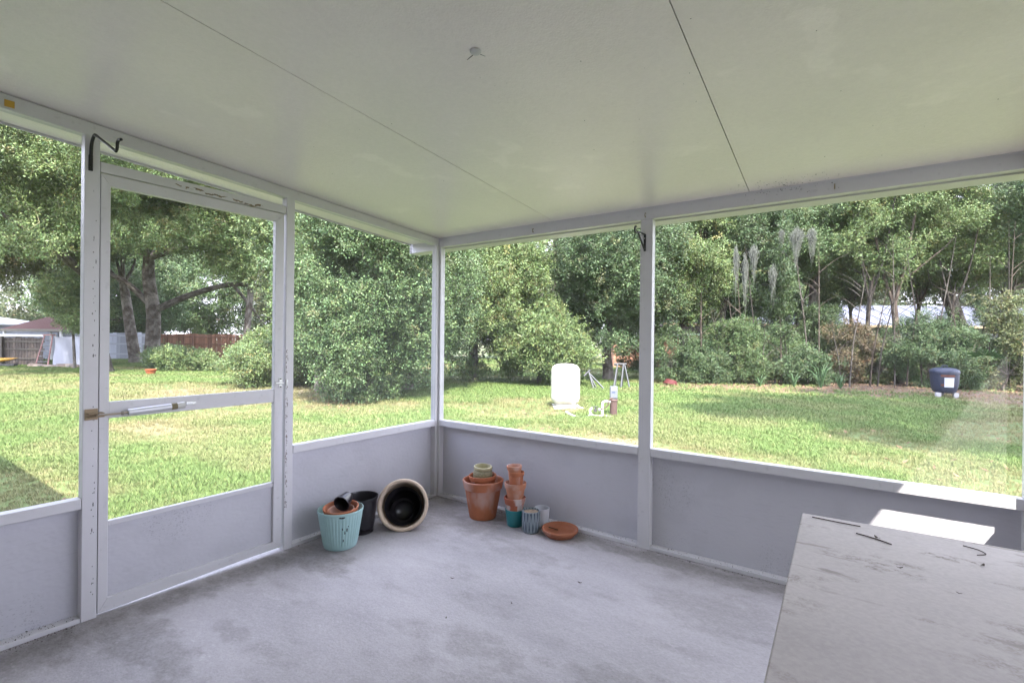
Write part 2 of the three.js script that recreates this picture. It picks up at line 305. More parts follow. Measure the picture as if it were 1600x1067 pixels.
// ---------------------------------------------------------------- screen door
{
  const D = thing('screen_door', 'white screen door with kick panel, closer and latch, closed in its frame', 'door');
  const x0 = -0.032, x1 = -0.004, zL = 2.199, zR = 1.326, iL = 2.163, iR = 1.378, b = 0.012, bi = 0.072, t = 2.006, ti = 1.956;
  obj('stile', prism([[zL, b], [iL, bi], [iL, ti], [zL, t]], x0, x1), M.frame, D);
  obj('stile', prism([[iR, bi], [zR, b + 0.02], [zR, t], [iR, ti]], x0, x1), M.frame, D);
  obj('rail', prism([[zL, t], [iL, ti], [iR, ti], [zR, t]].map(([z, y]) => [z, y + 0.0005]), x0, x1 - 0.0008), M.frame, D);
  obj('rail', prism([[zL, b], [zR, b + 0.02], [iR, bi], [iL, bi]].map(([z, y]) => [z, y - 0.0005]), x0, x1 - 0.0008), M.frame, D);
  obj('rail', span(x0 + 0.002, x1 - 0.002, 0.894, 0.969, iR, iL), M.frame, D);
  obj('trim_bar', span(x0 + 0.002, x1 - 0.002, 0.399, 0.423, iR, iL), M.frame, D);
  obj('kick_panel', span(-0.022, -0.0195, 0.06, 0.41, iR - 0.01, iL + 0.01, 0), M.panel, D);
  for (const [a, c] of [[0.423, 0.894], [0.969, 1.957]]) { const g = new THREE.PlaneGeometry(iL - iR, c - a); g.rotateY(Math.PI / 2); g.translate(-0.02, (a + c) / 2, (iL + iR) / 2); obj('screen_mesh', g, M.screen, D); }
  // closer
  const C = new THREE.Group(); C.name = 'door_closer'; C.userData.label = 'grey tube door closer with a rusty bracket'; D.add(C);
  const cyl = (a, z0, z1, y0, y1, r, m, n) => obj(n, taper([[a, y0, z0, r], [a, y1, z1, r]], 16), m, C);
  cyl(0.032, 2.10, 1.875, 0.918, 0.929, 0.0155, std([0.6, 0.6, 0.62], { roughness: 0.38, metalness: 0.35 }), 'cylinder');
  cyl(0.032, 1.90, 1.865, 0.928, 0.9295, 0.0162, std([0.55, 0.54, 0.5], { roughness: 0.5 }), 'end_cap');
  cyl(0.032, 1.925, 1.90, 0.9265, 0.928, 0.0163, std([0.17, 0.14, 0.07], { roughness: 0.6 }), 'sticker');
  cyl(0.032, 2.22, 2.10, 0.915, 0.918, 0.0038, std([0.36, 0.3, 0.22], { roughness: 0.5, metalness: 0.5 }), 'rod');
  obj('washer', taper([[0.032, 0.917, 2.125, 0.009], [0.032, 0.917, 2.118, 0.009]], 12), M.dirty, C);
  obj('bracket', merge([span(0.0005, 0.004, 0.895, 0.945, 2.205, 2.252), span(0.004, 0.04, 0.908, 0.912, 2.19, 2.245), span(0.004, 0.04, 0.924, 0.928, 2.19, 2.245)]), std([0.33, 0.25, 0.16], { roughness: 0.65, metalness: 0.3 }), C);
  obj('door_bracket', merge([span(-0.0045, 0.0, 0.922, 0.942, 1.80, 1.845), span(0.0, 0.034, 0.929, 0.933, 1.825, 1.86)]), M.steel, C);
  // latch: a small lever on a plate
  const Lh = new THREE.Group(); Lh.name = 'latch'; D.add(Lh);
  obj('plate', span(-0.004, 0.002, 0.975, 1.035, 1.332, 1.352), M.steel, Lh);
  obj('lever', merge([span(0.002, 0.022, 0.998, 1.010, 1.337, 1.347), span(0.016, 0.024, 1.0, 1.012, 1.335, 1.385)]), M.steel, Lh);
  obj('screw', merge([1.028, 0.982].map((y) => taper([[0.002, y, 1.342, 0.004], [0.005, y, 1.342, 0.004]], 8))), M.dark, Lh);
  obj('strike', merge([span(0.0005, 0.008, 0.985, 1.025, 1.3, 1.311)]), M.steel, Lh);
}

// ---------------------------------------------------------------- small fixings on frame and ceiling
{
  const h = thing('plant_hanger', 'black metal plant hanger arched above the screen door hinge post', 'hook', [0, 0, 2.238]);
  obj('arm', merge([wire([[0.005, 2.015, 0], [0.006, 2.07, 0], [0.016, 2.125, 0], [0.05, 2.152, 0], [0.085, 2.14, 0]], 0.0065, 22), wire([[0.085, 2.14, 0], [0.2, 2.083, 0], [0.315, 2.026, 0]], 0.006, 8), wire([[0.315, 2.026, 0], [0.327, 2.035, 0], [0.331, 2.058, 0], [0.345, 2.066, 0], [0.372, 2.062, 0]], 0.006, 14)]), M.black, h);
  obj('plate', span(0.0005, 0.006, 2.005, 2.075, -0.008, 0.008), M.black, h);
  for (const y of [2.02, 2.058]) obj('screw', taper([[0.005, y, 0, 0.0055], [0.010, y, 0, 0.004]], 10), M.steel, h);
  const h2 = thing('plant_hanger', 'black metal triangular plant hanger on the post facing the well tank', 'hook', [1.724, 0, 0]);
  obj('plate', span(-0.007, 0.007, 1.825, 1.93, 0.0005, 0.006), M.black, h2);
  obj('arm', wire([[0, 1.928, 0.004], [0, 1.927, 0.06], [0, 1.925, 0.12]], 0.0055, 6), M.black, h2);
  obj('brace', wire([[0, 1.832, 0.005], [0, 1.88, 0.065], [0, 1.922, 0.115]], 0.0055, 8), M.black, h2);
  obj('scroll', wire([[0, 1.925, 0.12], [0, 1.912, 0.145], [0, 1.925, 0.17], [0, 1.945, 0.165], [0, 1.95, 0.145]], 0.0055, 16), M.black, h2);
  for (const y of [1.84, 1.905]) obj('screw', taper([[0, y, 0.006, 0.0045], [0, y, 0.009, 0.0035]], 10), M.steel, h2);
  const spots = [[0.911, 2.047, 'small brass cup hook on the beam between the corner and the post'], [1.728, 2.045, 'small brass cup hook at the head of the post'], [2.702, 2.056, 'small brass cup hook on the beam above the long screen']];
  for (const [x, y, l] of spots) tag(obj('cup_hook', wire([[x, y + 0.012, -0.002], [x, y + 0.012, 0.012], [x, y - 0.006, 0.018], [x, y - 0.012, 0.008], [x, y - 0.004, 0.003]], 0.0022, 16, 6), std([0.25, 0.19, 0.09], { roughness: 0.4, metalness: 0.8 })), l, 'hook', 'cup hooks along the beam');
  tag(obj('tape_scrap', (() => { const g = new THREE.PlaneGeometry(0.03, 0.028, 4, 4), p = g.attributes.position; for (let i = 0; i < p.count; i++) p.setZ(i, 0.0015 + 0.003 * rp()); g.rotateY(Math.PI / 2); g.translate(0.0005, 2.2, 2.497); return g; })(), std([0.5, 0.29, 0.04], { roughness: 0.6 })), 'torn scrap of yellow tape stuck on the beam', 'tape');
  const cap = thing('ceiling_cap', 'small white round cap over a cut in the ceiling panel', 'cap', [1.797, CEIL(1.735) - 0.001, 1.735], 0.45);
  obj('dome', lathe([[0.0, -0.009], [0.010, -0.008], [0.017, -0.004], [0.019, 0.0]], 24), M.frame, cap);
  obj('slit', merge([-1, 1].map((s) => { const g = new THREE.BoxGeometry(0.052, 0.0012, 0.0016); g.rotateY(s * 0.75); g.translate(s * 0.0195, -0.0006, -0.0235); return boxUV(g); })), M.dark, cap);
  // mildew and insect specks
  const r = rng(77), fly = [];
  for (let i = 0; i < 150; i++) {
    const near = i < 105, x = near ? 2.48 + (r() + r() + r() - 1.5) * 0.22 : 0.3 + 3 * r(), z = near ? 0.012 + Math.abs(r() + r() - 1) * 0.16 : 0.1 + 1.6 * r();
    const s = (near ? 0.0012 + 0.003 * r() * r() : 0.001 + 0.0015 * r()), g = new THREE.CircleGeometry(s, 6); g.scale(1, 0.5 + r(), 1); g.rotateX(Math.PI / 2 - 0.0588); g.rotateY(r() * 0.01); g.translate(x, CEIL(z) - 0.0012, z); fly.push(g);
  }
  for (let i = 0; i < 45; i++) { const g = new THREE.CircleGeometry(0.001 + 0.0022 * r() * r(), 6); g.translate(2.48 + (r() + r() + r() - 1.5) * 0.2, 2.084 - 0.05 * r() * r(), 0.0012); fly.push(g); }
  // grit swept against the walls and lying on the base channels
  const gg = new THREE.IcosahedronGeometry(1, 0), N = 2600, cr = new THREE.InstancedMesh(gg, std([1, 1, 1], { roughness: 1 }), N), m4 = new THREE.Matrix4(), q4 = new THREE.Quaternion(), e4 = new THREE.Euler();
  for (let i = 0; i < N; i++) {
    const left = r() < 0.5, on = r() < 0.35, t = r(), d = on ? -0.05 + 0.045 * r() : 0.002 + 0.09 * r() * r() * r(), s = 0.0008 + 0.0028 * r() * r() * r(), x = left ? d : 0.05 + 3.3 * t, z = left ? (t < 0.5 ? 0.05 + 1.18 * t * 2 : 2.27 + 0.9 * (t - 0.5) * 2) : d;
    m4.compose(new THREE.Vector3(x, (on ? 0.0222 : 0) + s * 0.5, z), q4.setFromEuler(e4.set(r() * 6, r() * 6, r() * 6)), new THREE.Vector3(s, s * 0.7, s * (1 + r()))); cr.setMatrixAt(i, m4);
    const k = 0.5 + r(); cr.setColorAt(i, lin(0.075 * k, 0.06 * k, 0.045 * k));
  }
  cr.name = 'dirt_crumbs'; cr.castShadow = cr.receiveShadow = true; cr.userData = { kind: 'stuff', label: 'dark grit gathered along the foot of the screen walls', category: 'dirt' }; scene.add(cr);
  const sp = obj('mildew_specks', merge(fly), M.dark); sp.userData = { kind: 'stuff', label: 'black mildew specks scattered over ceiling and beam', category: 'mildew' };
}

// ---------------------------------------------------------------- the house behind the camera (its eave shades the lawn)
{
  const H = thing('house', 'white house wall and eave that the porch leans on', 'house');
  const wallM = std([0.66, 0.65, 0.62], { roughness: 0.8 });
  obj('wall', span(-14, 10, -0.12, 2.42, 3.502, 3.7, 0), wallM, H);
  obj('wall', span(-14, -13.8, -0.12, 2.42, 3.702, 11, 0), wallM, H);
  const roofM = std([0.16, 0.15, 0.145], { roughness: 0.9 });
  obj('roof', merge([prism([[3.05, 2.30], [3.05, 2.40], [7.5, 4.2], [12, 2.4], [12, 2.3], [7.5, 4.1]], -14.5, -0.395), prism([[3.505, 2.47], [3.505, 2.58], [7.5, 4.2], [12, 2.4], [12, 2.3], [7.5, 4.1]], -0.394, 10.5)]), roofM, H);
  // the taller wing that stands forward past the table end and keeps the sun off the table
  obj('wall', span(4.4, 10, -0.12, 3.5, 2.0, 3.498, 0), wallM, H);
  obj('roof', prism([[1.8, 3.502], [1.8, 3.6], [5.5, 5.2], [9.2, 3.6], [9.2, 3.502], [5.5, 5.1]], 4.2, 10.6), roofM, H);
}

// ---------------------------------------------------------------- pots
const clayTex = (seed, r, g, b, wash, k = 1) => colorTex(256, 256, (u, v) => {
  const n = fbm(u * 6, v * 5, 0, seed, 5), f = fbm(u * 70, v * 50, 0, seed + 1, 2), w = smooth(0.52, 0.72, fbm(u * 5 + 3, v * 3.3, 0, seed + 2, 5)) * wash, s = 0.82 + 0.3 * n + 0.12 * (f - 0.5);
  return [mixn(r * s, 0.50, w), mixn(g * s, 0.42, w), mixn(b * s, 0.40, w)].map((q) => q * k);
});
M.clay = std([1, 1, 1], { map: clayTex(101, 0.40, 0.135, 0.062, 0.28), roughness: 0.8 });
M.clayPale = std([1, 1, 1], { map: clayTex(111, 0.46, 0.19, 0.105, 0.4), roughness: 0.85 });
M.clayWash = std([1, 1, 1], { map: clayTex(121, 0.36, 0.11, 0.06, 1.0), roughness: 0.85 });
M.plastic = std([0.018, 0.016, 0.019], { roughness: 0.3 });
// a pot: outer profile up, rim, inner profile down, floor inside; the wall has thickness
function potShape(rb, rt, h, { wall = 0.008, rim = 0, rimOut = 0.006, lip = 0.004, foot = 0 } = {}) {
  const p = [[0.001, 0.0], [rb - 0.004, 0.0], [rb, 0.004]];
  const at = (y) => rb + ((rt - rb) * y) / h;
  if (foot) p.push([rb, foot], [rb - 0.003, foot + 0.004]);
  for (const f of [0.25, 0.5, 0.75]) if (!rim || f * h < h - rim - 0.006) p.push([at(f * h), f * h]);
  if (rim) p.push([at(h - rim) - 0.001, h - rim - 0.002], [at(h - rim) + rimOut - 0.001, h - rim], [at(h - rim) + rimOut, h - rim + 0.003], [at(h) + rimOut, h - lip]);
  else p.push([at(h), h - lip]);
  const o = at(h) + (rim ? rimOut : 0);
  p.push([o - lip * 0.4, h - lip * 0.3], [o - wall * 0.5, h], [o - wall * 0.85, h - lip * 0.3], [at(h) - wall, h - 0.01], [at(h * 0.5) - wall, h * 0.5], [rb - wall, wall + 0.004], [0.001, wall]);
  return lathe(p, 56);
}
{
  // ribbed pale blue pot with what is nested in it
  const P = thing('ribbed_pot', 'pale blue ribbed plastic pot with dark chips, holding nested clay pots', 'pot', [0.205, 0, 1.065], 0.4);
  const seg = 352, rb = 0.098, rt = 0.134, h = 0.232, prof = [[0.001, 0], [0.09, 0], [0.096, 0.004], [0.097, 0.016], [0.1005, 0.0175]];
  for (let i = 0; i <= 8; i++) prof.push([mixn(0.1005, 0.131, i / 8), mixn(0.02, 0.213, i / 8)]);
  prof.push([0.131, 0.2145], [0.1345, 0.2165], [0.1355, 0.228], [0.1335, h], [0.130, 0.231], [0.1285, 0.2], [0.093, 0.01], [0.001, 0.008]);
  const g = lathe(prof, seg), p = g.attributes.position;
  for (let i = 0; i < p.count; i++) {
    const x = p.getX(i), y = p.getY(i), z = p.getZ(i), r = Math.hypot(x, z), a = Math.atan2(z, x), out = mixn(0.1005, 0.131, (y - 0.02) / 0.193);
    if (y > 0.021 && y < 0.2125 && r > out - 0.002) { const k = (r + 0.0065 * (Math.pow(Math.abs(Math.sin(a * 20)), 0.35) - 0.75)) / r; p.setX(i, x * k); p.setZ(i, z * k); }
  }
  g.computeVertexNormals();
  const chip = [[0.50, 0.905, 0.022, 0.022], [0.525, 0.50, 0.007, 0.045], [0.505, 0.60, 0.006, 0.03], [0.54, 0.56, 0.006, 0.05], [0.55, 0.66, 0.005, 0.03], [0.515, 0.3, 0.004, 0.05]];
  const tex = colorTex(1024, 512, (u, v) => {
    const n = fbm(u * 90, v * 40, 0, 133, 3), k = 0.93 + 0.1 * fbm(u * 12, v * 6, 0, 131, 4);
    for (const [cu, cv, ru, rv] of chip) { if (((u - cu) / ru) ** 2 + ((v - cv) / rv) ** 2 + (n - 0.5) * 3.4 < 0.75) return [0.02, 0.018, 0.017]; }
    return [0.36 * k, 0.54 * k, 0.53 * k];
  });
  const uv = g.attributes.uv; for (let i = 0; i < p.count; i++) { uv.setXY(i, (Math.atan2(p.getX(i), p.getZ(i)) / (2 * Math.PI) + 0.5) % 1, p.getY(i) / h); }
  // keep the seam of the print at the far side
  g.rotateY(0); obj('body', g, std([1, 1, 1], { map: tex, roughness: 0.5 }), P);
  P.rotation.y = 1.0;
  const nest = (name, label, geo, m, x, y, z, rx = 0, rz = 0, ry = 0) => { const o = obj(name, geo, m); o.position.set(x, y, z); o.rotation.set(rx, ry, rz); return tag(o, label, 'pot'); };
  nest('clay_pot', 'larger of two nested clay pots tilted inside the pale blue ribbed pot', potShape(0.066, 0.1, 0.17, { rim: 0.03, wall: 0.009 }), M.clay, 0.213, 0.078, 1.062, 0.08, -0.05);
  nest('clay_pot', 'smaller clay pot nested in another inside the pale blue ribbed pot', potShape(0.048, 0.074, 0.13, { rim: 0.024, wall: 0.008 }), M.clayPale, 0.216, 0.102, 1.064, 0.1, -0.06);
  nest('nursery_pot', 'small glossy black nursery pot lying on the nested clay pots', potShape(0.032, 0.05, 0.085, { rim: 0.012, rimOut: 0.002, wall: 0.002 }), M.plastic, 0.205, 0.292, 1.008, 1.95, -0.35);
  nest('nursery_pot', 'tall black nursery pot standing behind the pale blue ribbed pot', potShape(0.078, 0.104, 0.236, { rim: 0.022, rimOut: 0.003, wall: 0.0025, foot: 0.012 }), M.plastic, 0.125, 0, 0.845, 0, 0, 0.3);
  // bowl on its side, its mouth towards the room
  const B = new THREE.Group(); B.name = numbered('bowl_planter'); scene.add(B);
  B.userData = { label: 'round beige bowl planter tipped on its side against the kick panel', category: 'pot' };
  const dir = new THREE.Vector3(0.60, 0.30, 0.74).normalize();
  B.quaternion.setFromUnitVectors(new THREE.Vector3(0, 1, 0), dir);
  const bowl = lathe([[0.001, 0], [0.10, 0], [0.108, 0.006], [0.135, 0.06], [0.155, 0.13], [0.160, 0.155], [0.1665, 0.160], [0.1700, 0.168], [0.1690, 0.178], [0.162, 0.184], [0.152, 0.182], [0.146, 0.174], [0.140, 0.12], [0.120, 0.05], [0.10, 0.014], [0.001, 0.012]], 72);
  const mouth = new THREE.Vector3(0.315, 0.163, 0.66), base = mouth.clone().addScaledVector(dir, -0.184);
  B.position.copy(base);
  obj('body', bowl, std([1, 1, 1], { map: clayTex(141, 0.60, 0.47, 0.36, 0.3), roughness: 0.62 }), B);
  const inBowl = (r0, r1, h, d, off, label) => { const o = obj('nursery_pot', potShape(r0, r1, h, { rim: 0.018, rimOut: 0.003, wall: 0.0022 }), M.plastic); o.quaternion.copy(B.quaternion); o.position.copy(base).addScaledVector(dir, d).add(off); tag(o, label, 'pot'); return o; };
  inBowl(0.095, 0.122, 0.14, 0.016, new THREE.Vector3(0, -0.007, 0), 'wide black nursery pot lodged inside the tipped beige bowl');
  inBowl(0.06, 0.079, 0.10, 0.03, new THREE.Vector3(-0.005, -0.038, 0.005), 'small black nursery pot inside the wide one in the beige bowl');

  // right-hand group
  const big = [0.62, 0.125];
  const c = obj('clay_pot', potShape(0.095, 0.142, 0.272, { rim: 0.062, rimOut: 0.006, wall: 0.013, lip: 0.006 }), std([1, 1, 1], { map: clayTex(151, 0.40, 0.135, 0.062, 0.5), roughness: 0.8 }));
  c.position.set(0.595, 0, 0.148); c.rotation.y = 2.2; tag(c, 'big terracotta pot with pale blotches, other pots nested in its mouth', 'pot');
  nest('clay_pot', 'terracotta pot nested inside the big terracotta pot', potShape(0.07, 0.094, 0.2, { rim: 0.03, wall: 0.009 }), M.clay, 0.60, 0.105, 0.15, 0.03, 0.02);
  {
    const g = lathe([[0.001, 0], [0.05, 0], [0.060, 0.01], [0.0685, 0.05], [0.0695, 0.075], [0.064, 0.092], [0.0605, 0.096], [0.0605, 0.1], [0.066, 0.104], [0.066, 0.118], [0.063, 0.122], [0.056, 0.122], [0.054, 0.1], [0.05, 0.02], [0.001, 0.015]], 64);
    const tex = colorTex(512, 256, (u, v) => { const a = u * 44, b = v * 9, w = (((a + b) % 1) + 1) % 1, q = (((a - b) % 1) + 1) % 1, line = v > 0.1 && v < 0.52 && (w < 0.25 || q < 0.25) ? 0.25 : 1, k = (0.9 + 0.15 * fbm(u * 20, v * 10, 0, 161, 3)) * line; return [0.43 * k, 0.39 * k, 0.24 * k]; });
    nest('woven_pot', 'olive beige pot with a woven pattern and collar atop the big terracotta pot', g, std([1, 1, 1], { map: tex, roughness: 0.55 }), 0.592, 0.245, 0.152, 0.03, -0.06);
  }
  const st = [0.875, 0.145];
  nest('glazed_pot', 'teal glazed pot at the foot of the clay pot stack', potShape(0.054, 0.069, 0.115, { wall: 0.007 }), std([0.022, 0.19, 0.21], { roughness: 0.3 }), st[0], 0, st[1]);
  nest('clay_pot', 'clay pot smeared with white wash, set in the teal glazed pot', potShape(0.05, 0.070, 0.14, { rim: 0.045, rimOut: 0.005, wall: 0.008 }), M.clayWash, st[0] - 0.002, 0.055, st[1] + 0.001, 0, 0, 0.9);
  nest('clay_pot', 'pale clay pot with a wide rim in the middle of the stack', potShape(0.05, 0.072, 0.14, { rim: 0.04, rimOut: 0.005, wall: 0.008 }), M.clayPale, st[0] + 0.002, 0.155, st[1], 0.015, -0.02, 2.0);
  nest('clay_pot', 'lower of two slender clay pots topping the stack', potShape(0.042, 0.051, 0.135, { rim: 0.025, rimOut: 0.004, wall: 0.006 }), M.clay, st[0] + 0.006, 0.235, st[1], 0, -0.02, 1.2);
  nest('clay_pot', 'uppermost slender clay pot of the stack, leaning a little', potShape(0.038, 0.049, 0.12, { rim: 0.028, rimOut: 0.004, wall: 0.006 }), M.clayPale, st[0] + 0.0, 0.292, st[1] + 0.002, 0.02, 0.06, 0.2);
  {
    const tex = colorTex(512, 256, (u, v) => { const a = u * 16 + 0.5 * Math.floor(v * 5) * 1, x = ((a % 1) + 1) % 1 - 0.5, y = ((v * 5) % 1) - 0.5, q = Math.abs(x) * 2.2 + Math.abs(y) * 0.7, n = fbm(u * 50, v * 20, 0, 171, 3); const e = smooth(0.32, 0.62, q + (n - 0.5) * 0.5); return [mixn(0.035, 0.20, e), mixn(0.055, 0.24, e), mixn(0.085, 0.27, e)]; });
    const g = lathe([[0.001, 0], [0.05, 0], [0.055, 0.006], [0.0595, 0.03], [0.061, 0.08], [0.060, 0.132], [0.0575, 0.14], [0.054, 0.14], [0.0525, 0.13], [0.0525, 0.126], [0.001, 0.126]], 64);
    const pt = thing('patterned_pot', 'dark blue grey pot with a pale leaf pattern, filled with soil', 'pot', [1.025, 0, 0.175]);
    obj('body', g, std([1, 1, 1], { map: tex, roughness: 0.35 }), pt);
    const sg = new THREE.CircleGeometry(0.0528, 40); sg.rotateX(-Math.PI / 2); sg.translate(0, 0.1285, 0);
    obj('soil', sg, std([1, 1, 1], { map: colorTex(128, 128, (u, v) => { const k = 0.5 + fbm(u * 14, v * 14, 0, 175, 4); return [0.33 * k, 0.25 * k, 0.18 * k]; }), roughness: 1 }), pt);
  }
  nest('white_pot', 'plain grey white pot standing behind the patterned one', potShape(0.045, 0.053, 0.128, { wall: 0.005 }), std([0.56, 0.57, 0.62], { roughness: 0.45 }), 1.035, 0, 0.052);
  const sa = thing('clay_saucer', 'round terracotta saucer with a twig lying in it', 'saucer', [1.215, 0, 0.118]);
  obj('dish', lathe([[0.001, 0], [0.085, 0], [0.092, 0.003], [0.112, 0.028], [0.1165, 0.032], [0.1195, 0.040], [0.1185, 0.048], [0.115, 0.050], [0.110, 0.047], [0.104, 0.036], [0.092, 0.010], [0.001, 0.008]], 64), std([1, 1, 1], { map: clayTex(181, 0.35, 0.125, 0.062, 0.15), roughness: 0.75 }), sa);
  const tw = obj('twig', wire([[1.135, 0.036, 0.125], [1.15, 0.028, 0.105], [1.168, 0.02, 0.09], [1.18, 0.0165, 0.082]], 0.0035, 8, 6), std([0.06, 0.035, 0.022], { roughness: 0.9 })); tag(tw, 'short dark twig lying in the terracotta saucer', 'twig');
}

// ---------------------------------------------------------------- table
{
  const T = thing('table', 'weathered grey table top strewn with twigs and dark stains', 'table', [2.666, 0, 1.098], 1.6 * DEG);
  const streaks = [], r = rng(91);
  for (let i = 0; i < 26; i++) streaks.push([r() * 0.76, Math.pow(r(), 2.0) * 1.0, 0.015 + 0.06 * r(), 0.002 + 0.007 * r(), (r() - 0.3) * 0.5, 0.25 + 0.45 * r()]);
  const tex = colorTex(768, 1280, (u, v) => {
    const x = u * 0.76, z = v * 1.3;
    let k = 0.86 + 0.25 * fbm(x * 3, z * 5, 0, 191, 5) + 0.16 * (fbm(x * 130, z * 150, 0, 192, 2) - 0.5) + 0.08 * (hash((u * 768) | 0, (v * 1280) | 0, 12) - 0.5), s = 0;
    const g = fbm(x * 26, z * 60, 0, 193, 4);
    for (const [sx, sz, rx, rz, t, a] of streaks) { const dx = x - sx, dz = z - sz - dx * t, q = (dx / rx) ** 2 + (dz / rz) ** 2; if (q < 4) s = Math.max(s, a * smooth(1.3, 0.1, q + (g - 0.5) * 3)); }
    s = Math.max(s, 0.75 * smooth(0.52, 0.74, fbm(x * 8, z * 17, 0, 195, 6)) * smooth(0.3, 0.62, fbm(x * 60, z * 90, 0, 196, 3)) * (0.25 + 0.75 * smooth(0.3, 0.75, vnoise(x * 330, z * 420, 0, 198))) * (0.5 + 0.9 * smooth(0.75, 0.1, z + (g - 0.5) * 0.5)));
    s = Math.max(s, 0.9 * smooth(0.10, 0.0, Math.hypot((x - 0.74) * 0.6, z - 0.06) + (g - 0.5) * 0.1));
    k *= 1 - 0.58 * s; return [0.415 * k, 0.378 * k * (1 - 0.03 * s), 0.365 * k * (1 - 0.10 * s)];
  });
  const top = span(0, 0.735, 0.697, 0.72, 0, 1.25, 0.003), uv = top.attributes.uv, p = top.attributes.position;
  for (let i = 0; i < uv.count; i++) uv.setXY(i, p.getX(i) / 0.76 + (Math.abs(p.getY(i) - 0.71) < 0.008 ? 0.2 : 0), p.getZ(i) / 1.3);
  obj('tabletop', top, std([1, 1, 1], { map: tex, roughness: 0.75, bumpMap: tex, bumpScale: 0.0008 }), T);
  const wood = std([0.17, 0.15, 0.13], { roughness: 0.8 });
  for (const [x, z] of [[0.05, 0.06], [0.685, 0.06], [0.05, 1.19], [0.685, 1.19]]) obj('leg', span(x - 0.025, x + 0.025, 0.001, 0.697, z - 0.025, z + 0.025), wood, T);
  obj('apron', merge([span(0.06, 0.675, 0.62, 0.697, 0.036, 0.055), span(0.06, 0.675, 0.62, 0.697, 1.19, 1.21), span(0.03, 0.05, 0.62, 0.697, 0.09, 1.16), span(0.685, 0.705, 0.62, 0.697, 0.09, 1.16)]), wood, T);
  // twigs and leaf bits on the top
  const tm = std([0.05, 0.033, 0.025], { roughness: 0.95 }), Y = 0.7215;
  const lay = (pts, rad, l, c = 'twig') => { const o = obj(c === 'twig' ? 'twig' : 'dry_leaf', wire(pts.map(([x, z]) => [2.666 + x, Y + rad * 0.6, 1.098 + z]), rad, 10, 6), tm); tag(o, l, c); };
  lay([[0.03, 0.035], [0.09, 0.04], [0.155, 0.042]], 0.0016, 'thin dark twig along the far edge of the table');
  lay([[0.145, 0.115], [0.185, 0.13], [0.225, 0.155]], 0.0017, 'short slanting twig on the table near its far edge');
  lay([[0.385, 0.045], [0.415, 0.06], [0.425, 0.085], [0.405, 0.105]], 0.0012, 'curved wiry twig on the table top');
  const lf = (x, z, a, s, l) => { const g = new THREE.CircleGeometry(s, 8), q = g.attributes.position; g.scale(1, 0.42, 1); for (let i = 0; i < q.count; i++) q.setZ(i, 4 * q.getX(i) ** 2 / s * 0.12 + 0.0008); g.rotateX(-Math.PI / 2); g.rotateY(a); const o = obj('dry_leaf', g, tm); o.position.set(x, 0, z); o.position.y = l.includes('table') ? Y : 0.002; tag(o, l, 'leaf', l.includes('table') ? 'leaf bits on the table' : 'leaf bits on the floor'); };
  for (const [x, z, a, s] of [[2.90, 1.42, 0.4, 0.008], [3.07, 1.28, 1.1, 0.009], [2.86, 1.22, 2.2, 0.011], [3.0, 1.5, 2.9, 0.006]]) lf(x, z, a, s, 'crumpled dark leaf bit on the table top');
  for (const [x, z, a, s] of [[1.05, 0.98, 0.5, 0.012], [1.28, 1.28, 2.1, 0.008], [1.62, 0.62, 0.2, 0.013], [1.45, 1.0, 2.6, 0.008]]) lf(x, z, a, s, 'small dry leaf bit lying on the concrete floor');
}

// ---------------------------------------------------------------- the ground
const GY = -0.12;
const bare = (x, z) => fbm(x * 0.35 + 20, z * 0.35 + 20, 0, 201, 4);
const litter = (x, z) => { const q = (z + 13.3) + (x - 1.5) * 0.5; return smooth(3.0, -0.6, q + (fbm(x * 1.2, z * 1.2, 0, 203, 3) - 0.5) * 4) * smooth(-4.5, -1, x); };   // leaf fall under the right-hand trees
{
  const L = 26, tex = colorTex(1024, 1024, (u, v) => {
    const n = fbm(u * 18, v * 18, 18, 211, 5), f = fbm(u * 260, v * 260, 260, 213, 2), b = smooth(0.50, 0.68, fbm(u * 9, v * 9, 9, 215, 5)), k = 0.7 + 0.6 * f;
    const g = [mixn(0.060, 0.10, n) * k, mixn(0.095, 0.135, n) * k, mixn(0.022, 0.036, n) * k], d = [0.20 * k, 0.155 * k, 0.095 * k];
    return [0, 1, 2].map((i) => mixn(g[i], d[i], b * 0.8));
  });
  tex.repeat.set(1 / L, 1 / L);
  const g = new THREE.PlaneGeometry(300, 300, 150, 150); g.rotateX(-Math.PI / 2);
  const p = g.attributes.position, uv = g.attributes.uv;
  for (let i = 0; i < p.count; i++) { const x = p.getX(i), z = p.getZ(i), far = smooth(40, 110, Math.hypot(x, z)); p.setY(i, GY + far * 0.8 * (fbm(x * 0.03 + 9, z * 0.03 + 9, 0, 217, 2) - 0.5)); uv.setXY(i, x, z); }
  struct('lawn', g, std([1, 1, 1], { map: tex, roughness: 0.95 }), 'lawn ground with sandy bare patches');
}
{
  // bare earth and leaf mould under the right-hand trees
  const g = new THREE.PlaneGeometry(17, 15, 136, 120); g.rotateX(-Math.PI / 2); g.translate(3.5, 0, -18.3);
  const p = g.attributes.position, uv = g.attributes.uv; for (let i = 0; i < p.count; i++) { const x = p.getX(i), z = p.getZ(i); p.setY(i, GY + clamp(0.05 * (litter(x, z) - 0.45), -0.03, 0.006)); uv.setXY(i, x / 3, z / 3); }
  g.computeVertexNormals();
  struct('leaf_mould', g, std([1, 1, 1], { roughness: 1, map: colorTex(512, 512, (u, v) => { const k = 0.5 + 0.9 * fbm(u * 60, v * 60, 60, 263, 3), n = fbm(u * 6, v * 6, 6, 261, 4); return [mixn(0.10, 0.17, n) * k, mixn(0.068, 0.115, n) * k, mixn(0.046, 0.075, n) * k]; }) }), 'brown earth and leaf mould below the trees');
}
